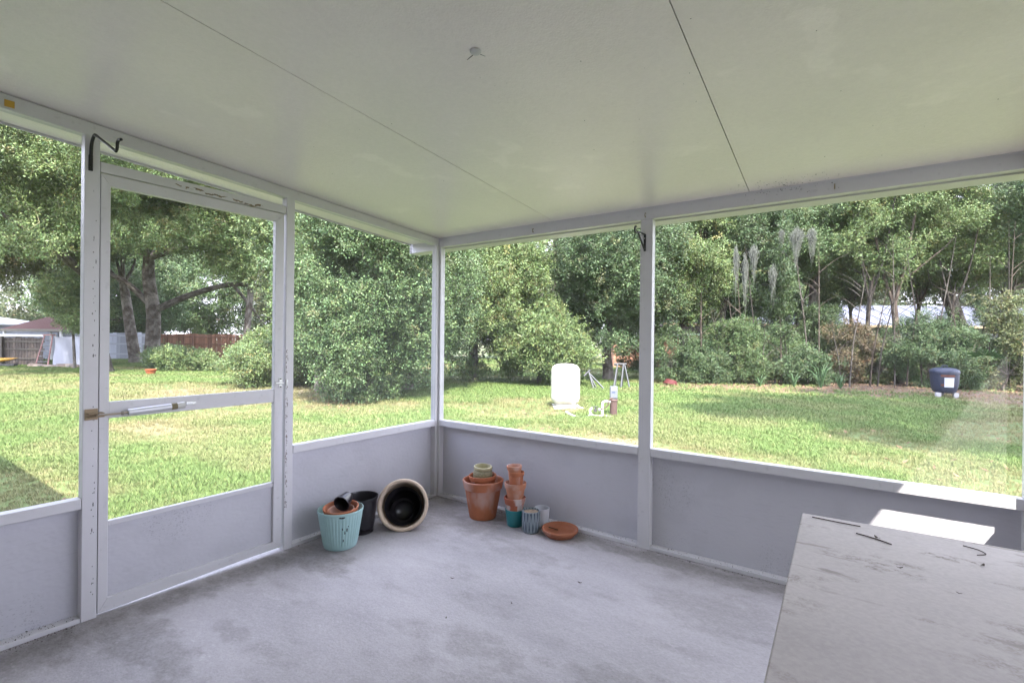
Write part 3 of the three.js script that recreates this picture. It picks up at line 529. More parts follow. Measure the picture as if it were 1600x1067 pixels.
{
  // grass: real blades in tufts
  const r = rng(301), tuft = (n, seed) => {
    const q = rng(seed), P = [], N = [];
    for (let i = 0; i < n; i++) {
      const a = q() * 6.283, d = 0.05 * Math.sqrt(q()), x = d * Math.cos(a), z = d * Math.sin(a), b = q() * 6.283, h = 0.03 + 0.05 * q(), w = 0.0016 + 0.0013 * q(), lean = 0.015 + 0.045 * q(), cx = Math.cos(b), cz = Math.sin(b);
      const px = -cz * w, pz = cx * w, m = [x + cx * lean * 0.35, h * 0.62, z + cz * lean * 0.35], t = [x + cx * lean, h, z + cz * lean];
      P.push(x - px, 0, z - pz, x + px, 0, z + pz, m[0] + px * 0.8, m[1], m[2] + pz * 0.8, x - px, 0, z - pz, m[0] + px * 0.8, m[1], m[2] + pz * 0.8, m[0] - px * 0.8, m[1], m[2] - pz * 0.8, m[0] - px * 0.8, m[1], m[2] - pz * 0.8, m[0] + px * 0.8, m[1], m[2] + pz * 0.8, ...t);
    }
    const g = new THREE.BufferGeometry(); g.setAttribute('position', new THREE.Float32BufferAttribute(P, 3)); g.computeVertexNormals(); return g;
  };
  const mat = new THREE.MeshPhysicalMaterial({ color: 0xffffff, roughness: 0.8, side: THREE.DoubleSide });
  const spots = [[], []], cam = camera.position, F = [-0.5746, -0.8184], R = [0.8184, -0.5746];
  for (let i = 0; i < 260000; i++) {
    const D = 3 * Math.pow(13, Math.pow(r(), 0.85)), s = (r() * 2 - 1) * 1.12 * D, x = cam.x + F[0] * D + R[0] * s, z = cam.z + F[1] * D + R[1] * s;
    if (x > -0.14 && z > -0.14) continue;
    const b = smooth(0.50, 0.66, bare(x, z) + 0.09 * smooth(-3, 4, x) * smooth(-3, -8, z)), l = litter(x, z);
    if (r() < b * 0.72 || r() < l * 0.93) continue;
    spots[r() < 0.5 ? 0 : 1].push([x, z, clamp(D / 9, 0.75, 1.8) * (0.7 + 0.6 * r()) * (1 - 0.35 * b), r() * 6.283, b, r(), fbm(x * 0.8 + 5, z * 0.8 + 5, 0, 221, 3)]);
  }
  const m4 = new THREE.Matrix4(), qn = new THREE.Quaternion(), Y = new THREE.Vector3(0, 1, 0);
  spots.forEach((list, k) => {
    const im = new THREE.InstancedMesh(tuft(16, 31 + k), mat, list.length); im.name = numbered('grass'); im.castShadow = im.receiveShadow = true;
    list.forEach(([x, z, s, a, b, q, n], i) => {
      m4.compose(new THREE.Vector3(x, GY - 0.002, z), qn.setFromAxisAngle(Y, a), new THREE.Vector3(s, Math.min(s, 1.25), s)); im.setMatrixAt(i, m4);
      const dry = clamp(b * 0.7 + (q > 0.92 ? 0.5 : 0) + 0.35 * smooth(0.5, 0.75, n)), j = 0.75 + 0.5 * q;
      im.setColorAt(i, lin(mixn(0.110, 0.22, dry) * j, mixn(0.172, 0.19, dry) * j, mixn(0.042, 0.09, dry) * j));
    });
    im.userData = { kind: 'stuff', label: k ? 'broad paler blades of lawn grass around the porch' : 'short green lawn grass around the porch', category: 'grass' }; scene.add(im);
  });
  // fallen leaves under the trees on the right
  const lg = new THREE.BufferGeometry(); lg.setAttribute('position', new THREE.Float32BufferAttribute([-0.5, 0, 0, 0, 0.06, 0.22, 0.5, 0.02, 0, -0.5, 0, 0, 0.5, 0.02, 0, 0, 0.1, -0.22], 3)); lg.computeVertexNormals();
  const fall = []; for (let i = 0; i < 60000 && fall.length < 15000; i++) { const x = -6 + 20 * r(), z = -25 + 15 * r(); if (r() < litter(x, z)) fall.push([x, z]); }
  for (let i = 0; i < 5000; i++) { const x = -26 + 34 * r(), z = -16 + 18 * r(); if (!(x > -0.4 && z > -0.4) && fbm(x * 0.6 + 3, z * 0.6 + 3, 0, 229, 3) > 0.42 + 0.2 * r()) fall.push([x, z]); }
  const im = new THREE.InstancedMesh(lg, std([1, 1, 1], { roughness: 0.9 }), fall.length); im.name = 'leaf_litter'; im.castShadow = im.receiveShadow = true;
  fall.forEach(([x, z], i) => { const s = 0.05 + 0.06 * r(); m4.compose(new THREE.Vector3(x, GY + 0.006 + 0.012 * r(), z), qn.setFromEuler(new THREE.Euler(r() * 0.7, r() * 6.28, r() * 0.7)), new THREE.Vector3(s, s, s)); im.setMatrixAt(i, m4); const k = 0.6 + 0.8 * r(); im.setColorAt(i, lin(0.19 * k, 0.115 * k, 0.07 * k)); });
  im.userData = { kind: 'stuff', label: 'brown fallen leaves under the trees and over the lawn', category: 'leaf litter' }; scene.add(im);
}

// ---------------------------------------------------------------- trees and shrubs
const barkRep = (t) => { t.repeat.set(1, 1 / 3); return t; };
const barkTex = (s, a, b) => barkRep(colorTex(256, 768, (u, v) => { const n = fbm(u * 6, v * 18, 18, s, 5), f = fbm(u * 30, v * 30, 30, s + 3, 3), k = 0.55 + 0.9 * f; return [0, 1, 2].map((i) => mixn(a[i], b[i], smooth(0.35, 0.7, n)) * k); }));
const barkBump = barkRep(grayTex(256, 768, (u, v) => fbm(u * 30, v * 30, 30, 403, 3)));
M.bark = std([1, 1, 1], { map: barkTex(400, [0.06, 0.047, 0.037], [0.15, 0.135, 0.118]), bumpMap: barkBump, bumpScale: 0.02, roughness: 0.95 });
M.barkRed = std([1, 1, 1], { map: barkTex(410, [0.06, 0.045, 0.035], [0.14, 0.11, 0.088]), bumpMap: barkBump, bumpScale: 0.012, roughness: 0.95 });
M.barkDark = std([1, 1, 1], { map: barkTex(420, [0.035, 0.028, 0.022], [0.09, 0.08, 0.068]), bumpMap: barkBump, bumpScale: 0.02, roughness: 0.95 });
M.leaf = new THREE.MeshPhysicalMaterial({ color: 0xffffff, vertexColors: true, roughness: 0.5, side: THREE.DoubleSide });
function spray(seed, n, R, L, W) {          // a handful of folded leaves on a few twigs
  const q = rng(seed), P = [], K = [], dirs = [];
  for (let k = 0; k < 4; k++) { const a = q() * 6.283, e = Math.asin(q() * 2 - 1) * 0.8; dirs.push([Math.cos(a) * Math.cos(e), Math.sin(e), Math.sin(a) * Math.cos(e)]); }
  const v = (x, y, z) => new THREE.Vector3(x, y, z);
  for (let i = 0; i < n; i++) {
    const d = dirs[i % 4], t = R * (0.15 + 0.85 * q()), o = v(d[0] * t, d[1] * t, d[2] * t).add(v(q() - 0.5, q() - 0.5, q() - 0.5).multiplyScalar(R * 0.55));
    const ax = v(d[0] + 1.5 * (q() - 0.5), d[1] - 0.25 + 1.5 * (q() - 0.5), d[2] + 1.5 * (q() - 0.5)).normalize(), sd = v(q() - 0.5, 0.25 * (q() - 0.5), q() - 0.5).cross(ax).normalize(), nn = ax.clone().cross(sd);
    const l = L * (0.7 + 0.6 * q()), w = W * (0.7 + 0.6 * q()), tip = o.clone().addScaledVector(ax, l), mid = o.clone().addScaledVector(ax, l * 0.45), a = mid.clone().addScaledVector(sd, w).addScaledVector(nn, w * 0.5), b = mid.clone().addScaledVector(sd, -w).addScaledVector(nn, w * 0.5);
    P.push(...o, ...a, ...tip, ...o, ...tip, ...b);
    const kb = 0.7 + 0.6 * q(), ky = 0.88 + 0.24 * q(); for (let c = 0; c < 6; c++) K.push(kb * ky, kb, kb * (1.9 - ky));
  }
  for (const d of dirs) {                   // the twigs that carry them
    const e = v(d[0], d[1], d[2]).multiplyScalar(R * 1.05), sd = v(d[2], 0.3, -d[0]).normalize().multiplyScalar(0.0035);
    P.push(-sd.x, -sd.y, -sd.z, sd.x, sd.y, sd.z, e.x, e.y, e.z); for (let c = 0; c < 3; c++) K.push(1.25, 0.8, 0.95);
  }
  const g = new THREE.BufferGeometry(); g.setAttribute('position', new THREE.Float32BufferAttribute(P, 3)); g.setAttribute('color', new THREE.Float32BufferAttribute(K, 3)); g.computeVertexNormals(); return g;
}
const SPRAY = [spray(501, 34, 0.21, 0.056, 0.0135), spray(502, 30, 0.22, 0.064, 0.0140), spray(503, 36, 0.21, 0.050, 0.0155)];
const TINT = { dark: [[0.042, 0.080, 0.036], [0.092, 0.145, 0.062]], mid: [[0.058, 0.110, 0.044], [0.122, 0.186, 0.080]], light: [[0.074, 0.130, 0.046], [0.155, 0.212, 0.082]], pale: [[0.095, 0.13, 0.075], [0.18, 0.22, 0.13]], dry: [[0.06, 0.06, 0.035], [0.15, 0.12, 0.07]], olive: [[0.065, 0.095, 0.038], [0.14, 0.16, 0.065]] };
let treeSeed = 1000;
// o: pos [x, z]; trunk [r, fork height, lean x, lean z]; crown [dx, y, dz, rx, ry, rz]; lobes, n sprays, s spray size, tint, limbs drawn
function tree(name, label, category, o, group) {
  const r = rng(treeSeed += 7), T = thing(name, label, category, [o.pos[0], GY, o.pos[1]], 0, group), [tr, fh, lx, lz] = o.trunk, [cx, cy, cz, rx, ry, rz] = o.crown, bark = o.bark || M.bark;
  const fork = [lx, fh, lz];
  if (tr > 0) obj('trunk', taper(curve([[0, -0.1, 0, tr * 1.5], [lx * 0.05, 0.25, lz * 0.05, tr * 1.12], [lx * 0.35 + (r() - 0.5) * tr, fh * 0.45, lz * 0.35 + (r() - 0.5) * tr, tr], [lx * 0.75 + (r() - 0.5) * tr, fh * 0.8, lz * 0.75, tr * 0.9], [...fork, tr * 0.75]], 14), 12), bark, T);
  const lobes = [];
  for (let i = 0; i < o.lobes; i++) {
    const a = (i * 2.39996) + r() * 0.7, e = Math.asin(clamp(((i + 0.5) / o.lobes) * 2 - 1 + (r() - 0.5) * 0.3, -1, 1)), k = 0.52 + 0.28 * r();
    const c = [cx + Math.cos(a) * Math.cos(e) * rx * k, cy + Math.sin(e) * ry * k, cz + Math.sin(a) * Math.cos(e) * rz * k], q = (o.lobeR || 0.42) * (0.75 + 0.5 * r());
    lobes.push([...c, rx * q, ry * q * (o.flat || 0.85), rz * q, r()]);
  }
  if (tr > 0) lobes.slice(0, o.limbs ?? 6).forEach((l) => {
    const m = [mixn(fork[0], l[0], 0.5) + (r() - 0.5) * 0.5, mixn(fork[1], l[1], 0.42) + (r() - 0.3) * 0.4, mixn(fork[2], l[2], 0.5) + (r() - 0.5) * 0.5], q = tr * (0.22 + 0.22 * r());
    obj('limb', taper(curve([[fork[0], fork[1] - tr * 0.6, fork[2], q * 1.2], [...m, q * 0.75], [mixn(m[0], l[0], 0.6) + (r() - 0.5) * 0.3, mixn(m[1], l[1], 0.6), mixn(m[2], l[2], 0.6) + (r() - 0.5) * 0.3, q * 0.5], [l[0], l[1], l[2], q * 0.2]], 12), 7), bark, T);
  });
  (o.extra || []).forEach((pts) => obj('limb', taper(curve(pts, 18), 8), bark, T));
  const [c0, c1] = TINT[o.tint || 'mid'], list = [], vol = lobes.reduce((a, l) => a + l[3] * l[4] * l[5], 0);
  for (const l of lobes) {
    const n = Math.round((o.n * l[3] * l[4] * l[5]) / vol);
    for (let i = 0; i < n; i++) {
      const a = r() * 6.283, e = Math.asin(r() * 2 - 1), d = Math.pow(r(), o.hollow || 0.42) * (0.85 + 0.3 * r());
      const x = l[0] + Math.cos(a) * Math.cos(e) * l[3] * d, y = l[1] + Math.sin(e) * l[4] * d, z = l[2] + Math.sin(a) * Math.cos(e) * l[5] * d;
      if (y < (o.floor ?? 0.05)) continue;
      const nz = 0.5 * vnoise((x + 50) * (o.grain || 1.6), (y + 50) * (o.grain || 1.6), 0, treeSeed) + 0.5 * vnoise((z + 50) * (o.grain || 1.6), (y + 50) * (o.grain || 1.6), 0, treeSeed + 3);
      if (nz < (o.hole || 0.36)) continue;
      list.push([x, y, z, l[6], nz]);
    }
  }
  const im = new THREE.InstancedMesh(SPRAY[treeSeed % 3], M.leaf, list.length); im.name = 'crown'; im.castShadow = im.receiveShadow = true; im.userData.kind = 'stuff';
  const m4 = new THREE.Matrix4(), q = new THREE.Quaternion(), eu = new THREE.Euler();
  list.forEach(([x, y, z, lr, nz], i) => {
    const s = (o.s || 1) * (0.7 + 0.6 * r()); m4.compose(new THREE.Vector3(x, y, z), q.setFromEuler(eu.set(r() * 6.28, r() * 6.28, r() * 6.28)), new THREE.Vector3(s, s, s)); im.setMatrixAt(i, m4);
    const t = r(), j = 0.85 + 0.3 * r(), yl = r() > 0.95 ? 1.4 : 1; im.setColorAt(i, lin(mixn(c0[0], c1[0], t) * j * yl, mixn(c0[1], c1[1], t) * j, mixn(c0[2], c1[2], t) * j));
  });
  T.add(im); return T;
}
const gOak = 'oaks on the left of the lawn', gLine = 'trees along the back of the lawn', gShrub = 'understorey shrubs below the trees', gFar = 'far trees beyond the fences';
// left: oaks
tree('oak_tree', 'huge live oak with a thick pale trunk and long limbs before the brown fence', 'tree', { pos: [-26.0, -6.97], trunk: [0.30, 5.4, 0.1, 0.2], crown: [0.5, 9.2, 0.6, 8.6, 4.9, 8.0], lobes: 34, lobeR: 0.27, n: 15000, s: 1.7, tint: 'light', hole: 0.43, limbs: 8,
  extra: [[[0.1, 2.6, 0.1, 0.17], [1.2, 3.5, -1.2, 0.15], [2.6, 4.1, -2.6, 0.12], [4.2, 4.0, -3.6, 0.09], [5.6, 4.5, -4.4, 0.05]], [[0.05, 3.0, 0.1, 0.16], [-0.6, 4.2, 1.2, 0.12], [-0.9, 4.6, 2.8, 0.08]], [[2.6, 4.1, -2.6, 0.08], [3.4, 3.0, -3.1, 0.07], [3.9, 1.9, -3.7, 0.05]]] }, gOak);
tree('oak_tree', 'dark leaning oak with a blackish trunk between the white tarp and the live oak', 'tree', { pos: [-20.6, -3.55], trunk: [0.26, 3.8, -0.7, 0.35], crown: [-0.2, 7.4, 1.4, 5.6, 3.6, 5.4], lobes: 18, lobeR: 0.38, n: 9000, s: 1.5, tint: 'light', bark: M.barkDark, hole: 0.42, limbs: 6 }, gOak);
tree('oak_tree', 'slimmer grey oak trunk just behind the huge live oak', 'tree', { pos: [-28.2, -7.0], trunk: [0.24, 4.2, -0.2, 0.5], crown: [-1.5, 7.8, 1.0, 4.2, 3.0, 4.2], lobes: 12, n: 5000, s: 1.9, tint: 'dark', hole: 0.38, limbs: 6 }, gOak);
tree('oak_tree', 'slender oak standing over the vine thicket by the brown fence', 'tree', { pos: [-19.4, -8.2], trunk: [0.14, 4.4, 0.15, -0.2], crown: [0.4, 6.6, 0.2, 3.2, 2.6, 3.2], lobes: 12, n: 4200, s: 1.6, tint: 'light', hole: 0.40, limbs: 7 }, gOak);
tree('oak_tree', 'oak overhanging the dark plank fence', 'tree', { pos: [-31.5, 0.2], trunk: [0.3, 4.2, 0.3, -0.5], crown: [1.2, 7.6, -1.5, 6.6, 4.4, 6.0], lobes: 18, lobeR: 0.38, n: 8500, s: 1.9, tint: 'olive', hole: 0.40, limbs: 8 }, gOak);
tree('young_tree', 'bright leafy young tree in front of the white tarp', 'tree', { pos: [-23.9, -3.5], trunk: [0.05, 1.9, 0.1, 0.1], crown: [0, 3.0, 0.0, 1.2, 1.5, 1.2], lobes: 9, n: 1500, s: 1.3, tint: 'light', limbs: 4 });
// the big evergreen by the corner, leafy to the ground
const gBig = 'evergreens at the corner of the lawn';
tree('evergreen_tree', 'dense broad evergreen leafy down to the grass beside the porch corner', 'tree', { pos: [-6.2, -4.3], trunk: [0.12, 2.2, 0.1, 0.1], crown: [0, 2.9, 0, 1.75, 2.95, 1.75], lobes: 22, lobeR: 0.46, n: 11000, s: 0.95, tint: 'mid', hole: 0.33, limbs: 7, grain: 2.2, flat: 0.8 }, gBig);
tree('evergreen_tree', 'evergreen crowding behind the dense broad one, its crown taller', 'tree', { pos: [-7.2, -6.4], trunk: [0.14, 2.6, 0.2, 0.0], crown: [0, 3.6, 0, 2.0, 3.5, 2.0], lobes: 20, lobeR: 0.44, n: 9000, s: 1.05, tint: 'mid', hole: 0.36, limbs: 7, grain: 1.8 }, gBig);
tree('evergreen_tree', 'evergreen on the door side of the dense broad one, paler green', 'tree', { pos: [-8.9, -4.9], trunk: [0.12, 2.6, -0.1, 0.1], crown: [0, 3.7, 0, 1.6, 3.1, 1.7], lobes: 16, lobeR: 0.45, n: 7000, s: 1.05, tint: 'light', hole: 0.36, limbs: 6, grain: 1.8 }, gBig);
tree('vine_thicket', 'low tangled thicket of vines spreading from the evergreens', 'shrub', { pos: [-11.6, -4.9], trunk: [0.04, 0.8, 0.1, 0.1], crown: [0.3, 0.55, 0.2, 1.35, 0.7, 1.2], lobes: 14, n: 2600, s: 1.0, tint: 'light', hole: 0.36, limbs: 6 });
tree('vine_thicket', 'taller thicket of vines hiding the end of the brown fence', 'shrub', { pos: [-18.2, -7.4], trunk: [0.05, 1.0, 0.1, 0.1], crown: [0.9, 0.8, -0.5, 1.6, 0.9, 1.2], lobes: 14, n: 2400, s: 1.4, tint: 'light', hole: 0.36, limbs: 6 });
tree('garden_bush', 'leafy low bush behind the orange pot', 'shrub', { pos: [-20.2, -5.9], trunk: [0.03, 0.4, 0.05, 0.1], crown: [0, 0.45, 0, 1.7, 0.55, 1.0], lobes: 10, n: 1600, s: 1.2, tint: 'light', limbs: 4 });
tree('garden_bush', 'dark low bush at the foot of the huge live oak', 'shrub', { pos: [-22.6, -6.4], trunk: [0.03, 0.4, 0.05, 0.1], crown: [0, 0.4, 0, 1.5, 0.5, 1.0], lobes: 9, n: 1300, s: 1.25, tint: 'mid', limbs: 4 });
// middle
tree('evergreen_tree', 'tall bushy tree behind the well tank, hung over the lawn', 'tree', { pos: [-7.6, -9.7], trunk: [0.15, 2.6, 0.1, 0.1], crown: [0, 3.6, 0, 2.5, 3.6, 2.3], lobes: 24, lobeR: 0.4, n: 11000, s: 1.2, tint: 'light', hole: 0.37, limbs: 8, grain: 1.5 }, gLine);
tree('hedge_shrub', 'round pale green shrub just behind the white well tank', 'shrub', { pos: [-5.5, -10.4], trunk: [0.06, 0.9, 0.1, 0.1], crown: [0, 1.25, 0, 1.7, 1.4, 1.4], lobes: 14, n: 4200, s: 1.05, tint: 'light', hole: 0.36, limbs: 5 });
tree('evergreen_tree', 'dark spreading tree shading the grey sawhorses', 'tree', { pos: [-4.6, -13.6], trunk: [0.17, 2.4, 0.2, 0.2], crown: [0.3, 4.3, 0.3, 2.7, 3.2, 2.5], lobes: 22, lobeR: 0.4, n: 10000, s: 1.2, tint: 'dark', hole: 0.38, limbs: 9, grain: 1.5, floor: 0.6 }, gLine);
tree('evergreen_tree', 'bright green tree over the red tub', 'tree', { pos: [-2.6, -15.6], trunk: [0.15, 2.6, 0.1, 0.1], crown: [0, 4.8, 0.2, 2.2, 3.0, 2.2], lobes: 18, lobeR: 0.4, n: 7500, s: 1.25, tint: 'light', hole: 0.40, limbs: 8, floor: 1.5 }, gLine);
// right: thin trunks with sky between
const R_ = [
  ['oak with a thick dark trunk and hanging moss near the brick house', [-1.5, -16.2], [0.17, 3.2, 0.2, -0.2], [0.3, 5.2, 0.2, 2.3, 2.9, 2.1], 'dark', M.barkDark, 6500],
  ['oak with moss trailing from its low boughs', [-0.9, -19.4], [0.11, 3.4, 0.2, 0.3], [0.6, 5.4, 1.4, 2.2, 2.6, 2.2], 'mid', M.barkDark, 4600],
  ['oak with a stout upright trunk before the metal roof', [1.2, -20.3], [0.18, 5.0, 0.0, 0.3], [0.2, 6.6, 0.6, 2.6, 2.7, 2.6], 'mid', M.bark, 5200],
  ['slim many-branched tree in the middle of the right row', [2.85, -18.9], [0.075, 3.6, 0.25, 0.2], [0.3, 5.7, 0.4, 1.9, 2.6, 1.9], 'light', M.barkDark, 3000],
  ['tree with a reddish forked trunk by the leaf litter', [3.95, -19.2], [0.11, 3.4, -0.25, 0.1], [0.2, 6.2, 0.2, 2.2, 2.5, 2.2], 'light', M.barkRed, 3000],
  ['thick oak leaning towards the well tank, behind the barrel', [6.4, -24.4], [0.26, 5.2, -1.0, 0.2], [-0.6, 7.6, 1.0, 3.2, 3.0, 3.0], 'mid', M.bark, 5200],
  ['dark trunked tree leaning over the palmetto', [7.4, -21.4], [0.13, 4.2, 0.9, 0.4], [0.7, 6.2, 0.8, 2.4, 2.6, 2.4], 'dark', M.barkDark, 4800],
  ['thin tree closing the gap left of the stout upright trunk', [0.3, -22.6], [0.07, 3.0, 0.2, 0.1], [0.1, 4.4, 0.2, 1.8, 3.2, 1.7], 'mid', M.barkDark, 3000],
  ['thin tree closing the gap right of the stout upright trunk', [2.6, -23.4], [0.07, 3.4, -0.2, 0.1], [0.1, 5.2, 0.2, 1.8, 2.4, 1.7], 'pale', M.bark, 2800],
  ['thin crooked tree seen past the reddish forked trunk', [4.4, -23.0], [0.08, 3.6, 0.4, 0.1], [0.1, 5.4, 0.2, 1.7, 2.4, 1.7], 'mid', M.barkRed, 2600],
  ['thin crooked tree seen past the palmetto', [8.0, -24.6], [0.09, 3.6, -0.5, 0.1], [0.1, 5.6, 0.2, 1.9, 2.6, 1.8], 'pale', M.bark, 2800],
  ['thin dark tree between moss and brick house', [-2.0, -19.6], [0.07, 3.0, 0.2, 0.1], [0.1, 3.9, 0.2, 1.7, 2.9, 1.6], 'dark', M.barkDark, 2600],
  ['thin tree with sparse yellow green leaves behind the shrubs', [5.3, -20.6], [0.06, 3.2, 0.2, 0.1], [0.1, 5.2, 0.2, 1.7, 2.6, 1.7], 'light', M.barkDark, 2300],
];
for (const [l, pos, trunk, crown0, tint, bark, n] of R_) { const crown = [crown0[0], crown0[1] + (pos[0] > 2.4 ? 0.2 : 0), crown0[2] - 0.9, crown0[3] * 1.08, crown0[4] + 0.5, crown0[5]]; tree('oak_tree', l, 'tree', { pos, trunk, crown, lobes: 26, lobeR: 0.32, n: n * 1.5, s: 1.1, tint, bark, hole: pos[0] > 2.4 ? 0.47 : 0.44, limbs: 8, floor: pos[0] > 2.4 ? 2.2 : 1.2, extra: [0, 1].map((k) => { const h = trunk[1], d = k ? 1 : -1, t = trunk[0] * 0.75; return [[trunk[2] * 0.8, h * 0.8, trunk[3] * 0.8, t * 0.7], [trunk[2] + d * 0.35, h * 1.25, 0.3, t * 0.55], [trunk[2] + d * 0.6, h * 1.75, 0.4, t * 0.4], [trunk[2] + d * 0.9, h * 2.3, 0.2, t * 0.15]]; }) }, gLine); }
// trees outside the frame that throw their shade on the lawn
tree('oak_tree', 'broad oak standing at the side of the lawn past the table end', 'tree', { pos: [9.0, -5.2], trunk: [0.3, 4.2, -0.2, 0.1], crown: [-1.9, 7.4, 0.3, 3.9, 2.5, 3.6], lobes: 22, lobeR: 0.30, n: 6500, s: 1.5, tint: 'mid', hole: 0.43, limbs: 8 });
tree('oak_tree', 'second oak at the side of the lawn, farther from the porch', 'tree', { pos: [10.6, -10.5], trunk: [0.28, 4.2, -0.2, 0.1], crown: [-1.4, 7.2, 0, 4.2, 2.6, 3.8], lobes: 22, lobeR: 0.30, n: 6500, s: 1.5, tint: 'mid', hole: 0.43, limbs: 8 });
// understorey
const U_ = [[-2.75, -14.1, 1.0, 'dark', 'below the bright green tree'], [-1.7, -14.6, 1.1, 'dark', 'by the thick dark trunk'], [-0.65, -15.3, 1.15, 'mid', 'with the brick house showing over it'], [0.45, -15.9, 1.2, 'dark', 'left of the upright trunk before the metal roof'], [1.45, -16.5, 1.15, 'dark', 'under the hanging moss'],
  [2.5, -18.0, 1.1, 'dry', 'half bare and brown between slim trunks'], [3.3, -18.6, 0.95, 'olive', 'at the foot of the reddish forked trunk'], [4.5, -17.9, 1.25, 'dark', 'just behind the blue barrel'], [5.4, -17.9, 1.35, 'dark', 'to the palmetto side of the blue barrel'], [6.4, -18.2, 1.4, 'olive', 'under the palmetto'], [7.3, -19.0, 1.5, 'dark', 'at the outer end of the row'], [-3.9, -14.9, 1.2, 'dark', 'behind the grey sawhorses'],
  [-1.2, -17.4, 1.5, 'dark', 'standing back between moss and brick house'], [0.2, -18.0, 1.5, 'mid', 'standing back under the moss'], [1.6, -18.9, 1.45, 'dark', 'standing back by the stout upright trunk'], [3.0, -20.4, 1.5, 'dark', 'standing back behind the brown bare one'], [4.4, -20.6, 1.4, 'mid', 'standing back beyond the reddish trunk'], [5.8, -21.0, 1.6, 'dark', 'standing back beyond the barrel'], [7.4, -22.6, 1.7, 'mid', 'standing back at the outer end of the row']];
U_.forEach(([x, z, k, tint, l], i) => { const h = k * [1.15, 0.8, 1.3, 0.95, 0.7, 1.2, 0.85, 1.1, 0.8, 1.35, 1.0, 1.0][i % 12]; tree('understorey_shrub', `shadowy understorey shrub ${l}`, 'shrub', { pos: [x, z], trunk: [0.025, 0.5, 0.1, 0.1], crown: [0, 0.8 * h, 0, 1.05, 1.05 * h, 0.8], lobes: 22, lobeR: 0.28, n: tint === 'dry' ? 500 : 1500, s: 0.9, tint, hole: 0.45, limbs: 16 }, gShrub); });
// thin bare saplings and leggy brush between them
{
  const r = rng(1777), sm = [M.barkDark, M.bark, M.barkRed];
  for (let i = 0; i < 26; i++) {
    const t = i / 25, x = -2.4 + 9.6 * t + (r() - 0.5) * 0.5, z = -14.6 - 4.6 * t + (r() - 0.5) * 1.2, h = 1.8 + 3.6 * r(), o = thing('sapling', 'thin leggy sapling standing among the understorey shrubs', 'sapling', [x, GY, z], 0, 'saplings among the understorey shrubs'), lx = (r() - 0.5) * 1.2, lz = (r() - 0.5) * 0.6;
    obj('stem', taper(curve([[0, -0.05, 0, 0.028], [lx * 0.2, h * 0.35, lz * 0.2, 0.022], [lx * 0.7, h * 0.75, lz * 0.7, 0.014], [lx, h, lz, 0.004]], 10), 6), sm[i % 3], o);
    for (let k = 0; k < 5; k++) { const f = 0.3 + 0.6 * r(), a = r() * 6.28, q = 0.3 + 0.6 * r(), p0 = [lx * f * f, h * f, lz * f * f]; obj('twig', taper(curve([[...p0, 0.011], [p0[0] + Math.cos(a) * q * 0.5, p0[1] + q * 0.45, p0[2] + Math.sin(a) * q * 0.5, 0.007], [p0[0] + Math.cos(a) * q, p0[1] + q * 0.7, p0[2] + Math.sin(a) * q, 0.002]], 6), 5), sm[i % 3], o); }
  }
}
// beyond
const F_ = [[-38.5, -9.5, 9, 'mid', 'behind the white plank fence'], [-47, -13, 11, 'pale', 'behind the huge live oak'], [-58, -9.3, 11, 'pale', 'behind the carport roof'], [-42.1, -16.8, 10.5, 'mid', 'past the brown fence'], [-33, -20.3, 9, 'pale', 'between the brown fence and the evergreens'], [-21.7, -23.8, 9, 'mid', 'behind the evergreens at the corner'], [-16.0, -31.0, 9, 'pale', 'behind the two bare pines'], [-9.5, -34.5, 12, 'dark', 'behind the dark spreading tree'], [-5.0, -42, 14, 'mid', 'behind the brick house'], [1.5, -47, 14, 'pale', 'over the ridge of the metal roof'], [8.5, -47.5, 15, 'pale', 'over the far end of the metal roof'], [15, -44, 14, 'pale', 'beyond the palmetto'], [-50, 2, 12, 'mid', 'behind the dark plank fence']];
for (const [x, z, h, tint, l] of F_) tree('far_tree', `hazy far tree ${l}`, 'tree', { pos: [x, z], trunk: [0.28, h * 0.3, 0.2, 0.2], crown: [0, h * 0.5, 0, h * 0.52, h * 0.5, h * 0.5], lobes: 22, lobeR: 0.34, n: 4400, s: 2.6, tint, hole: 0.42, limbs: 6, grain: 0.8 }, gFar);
for (const [x, z, h, l] of [[-11.4, -20.0, 13, 'nearer'], [-12.1, -22.6, 14, 'farther']]) {
  tree('pine_tree', `${l} of two bare pine trunks in the gap above the well tank`, 'tree', { pos: [x, z], trunk: [0.14, h, 0.2, 0.1], crown: [0.2, h, 0.1, 2.0, 1.6, 2.0], lobes: 8, n: 1200, s: 1.6, tint: 'dark', limbs: 4 });
}
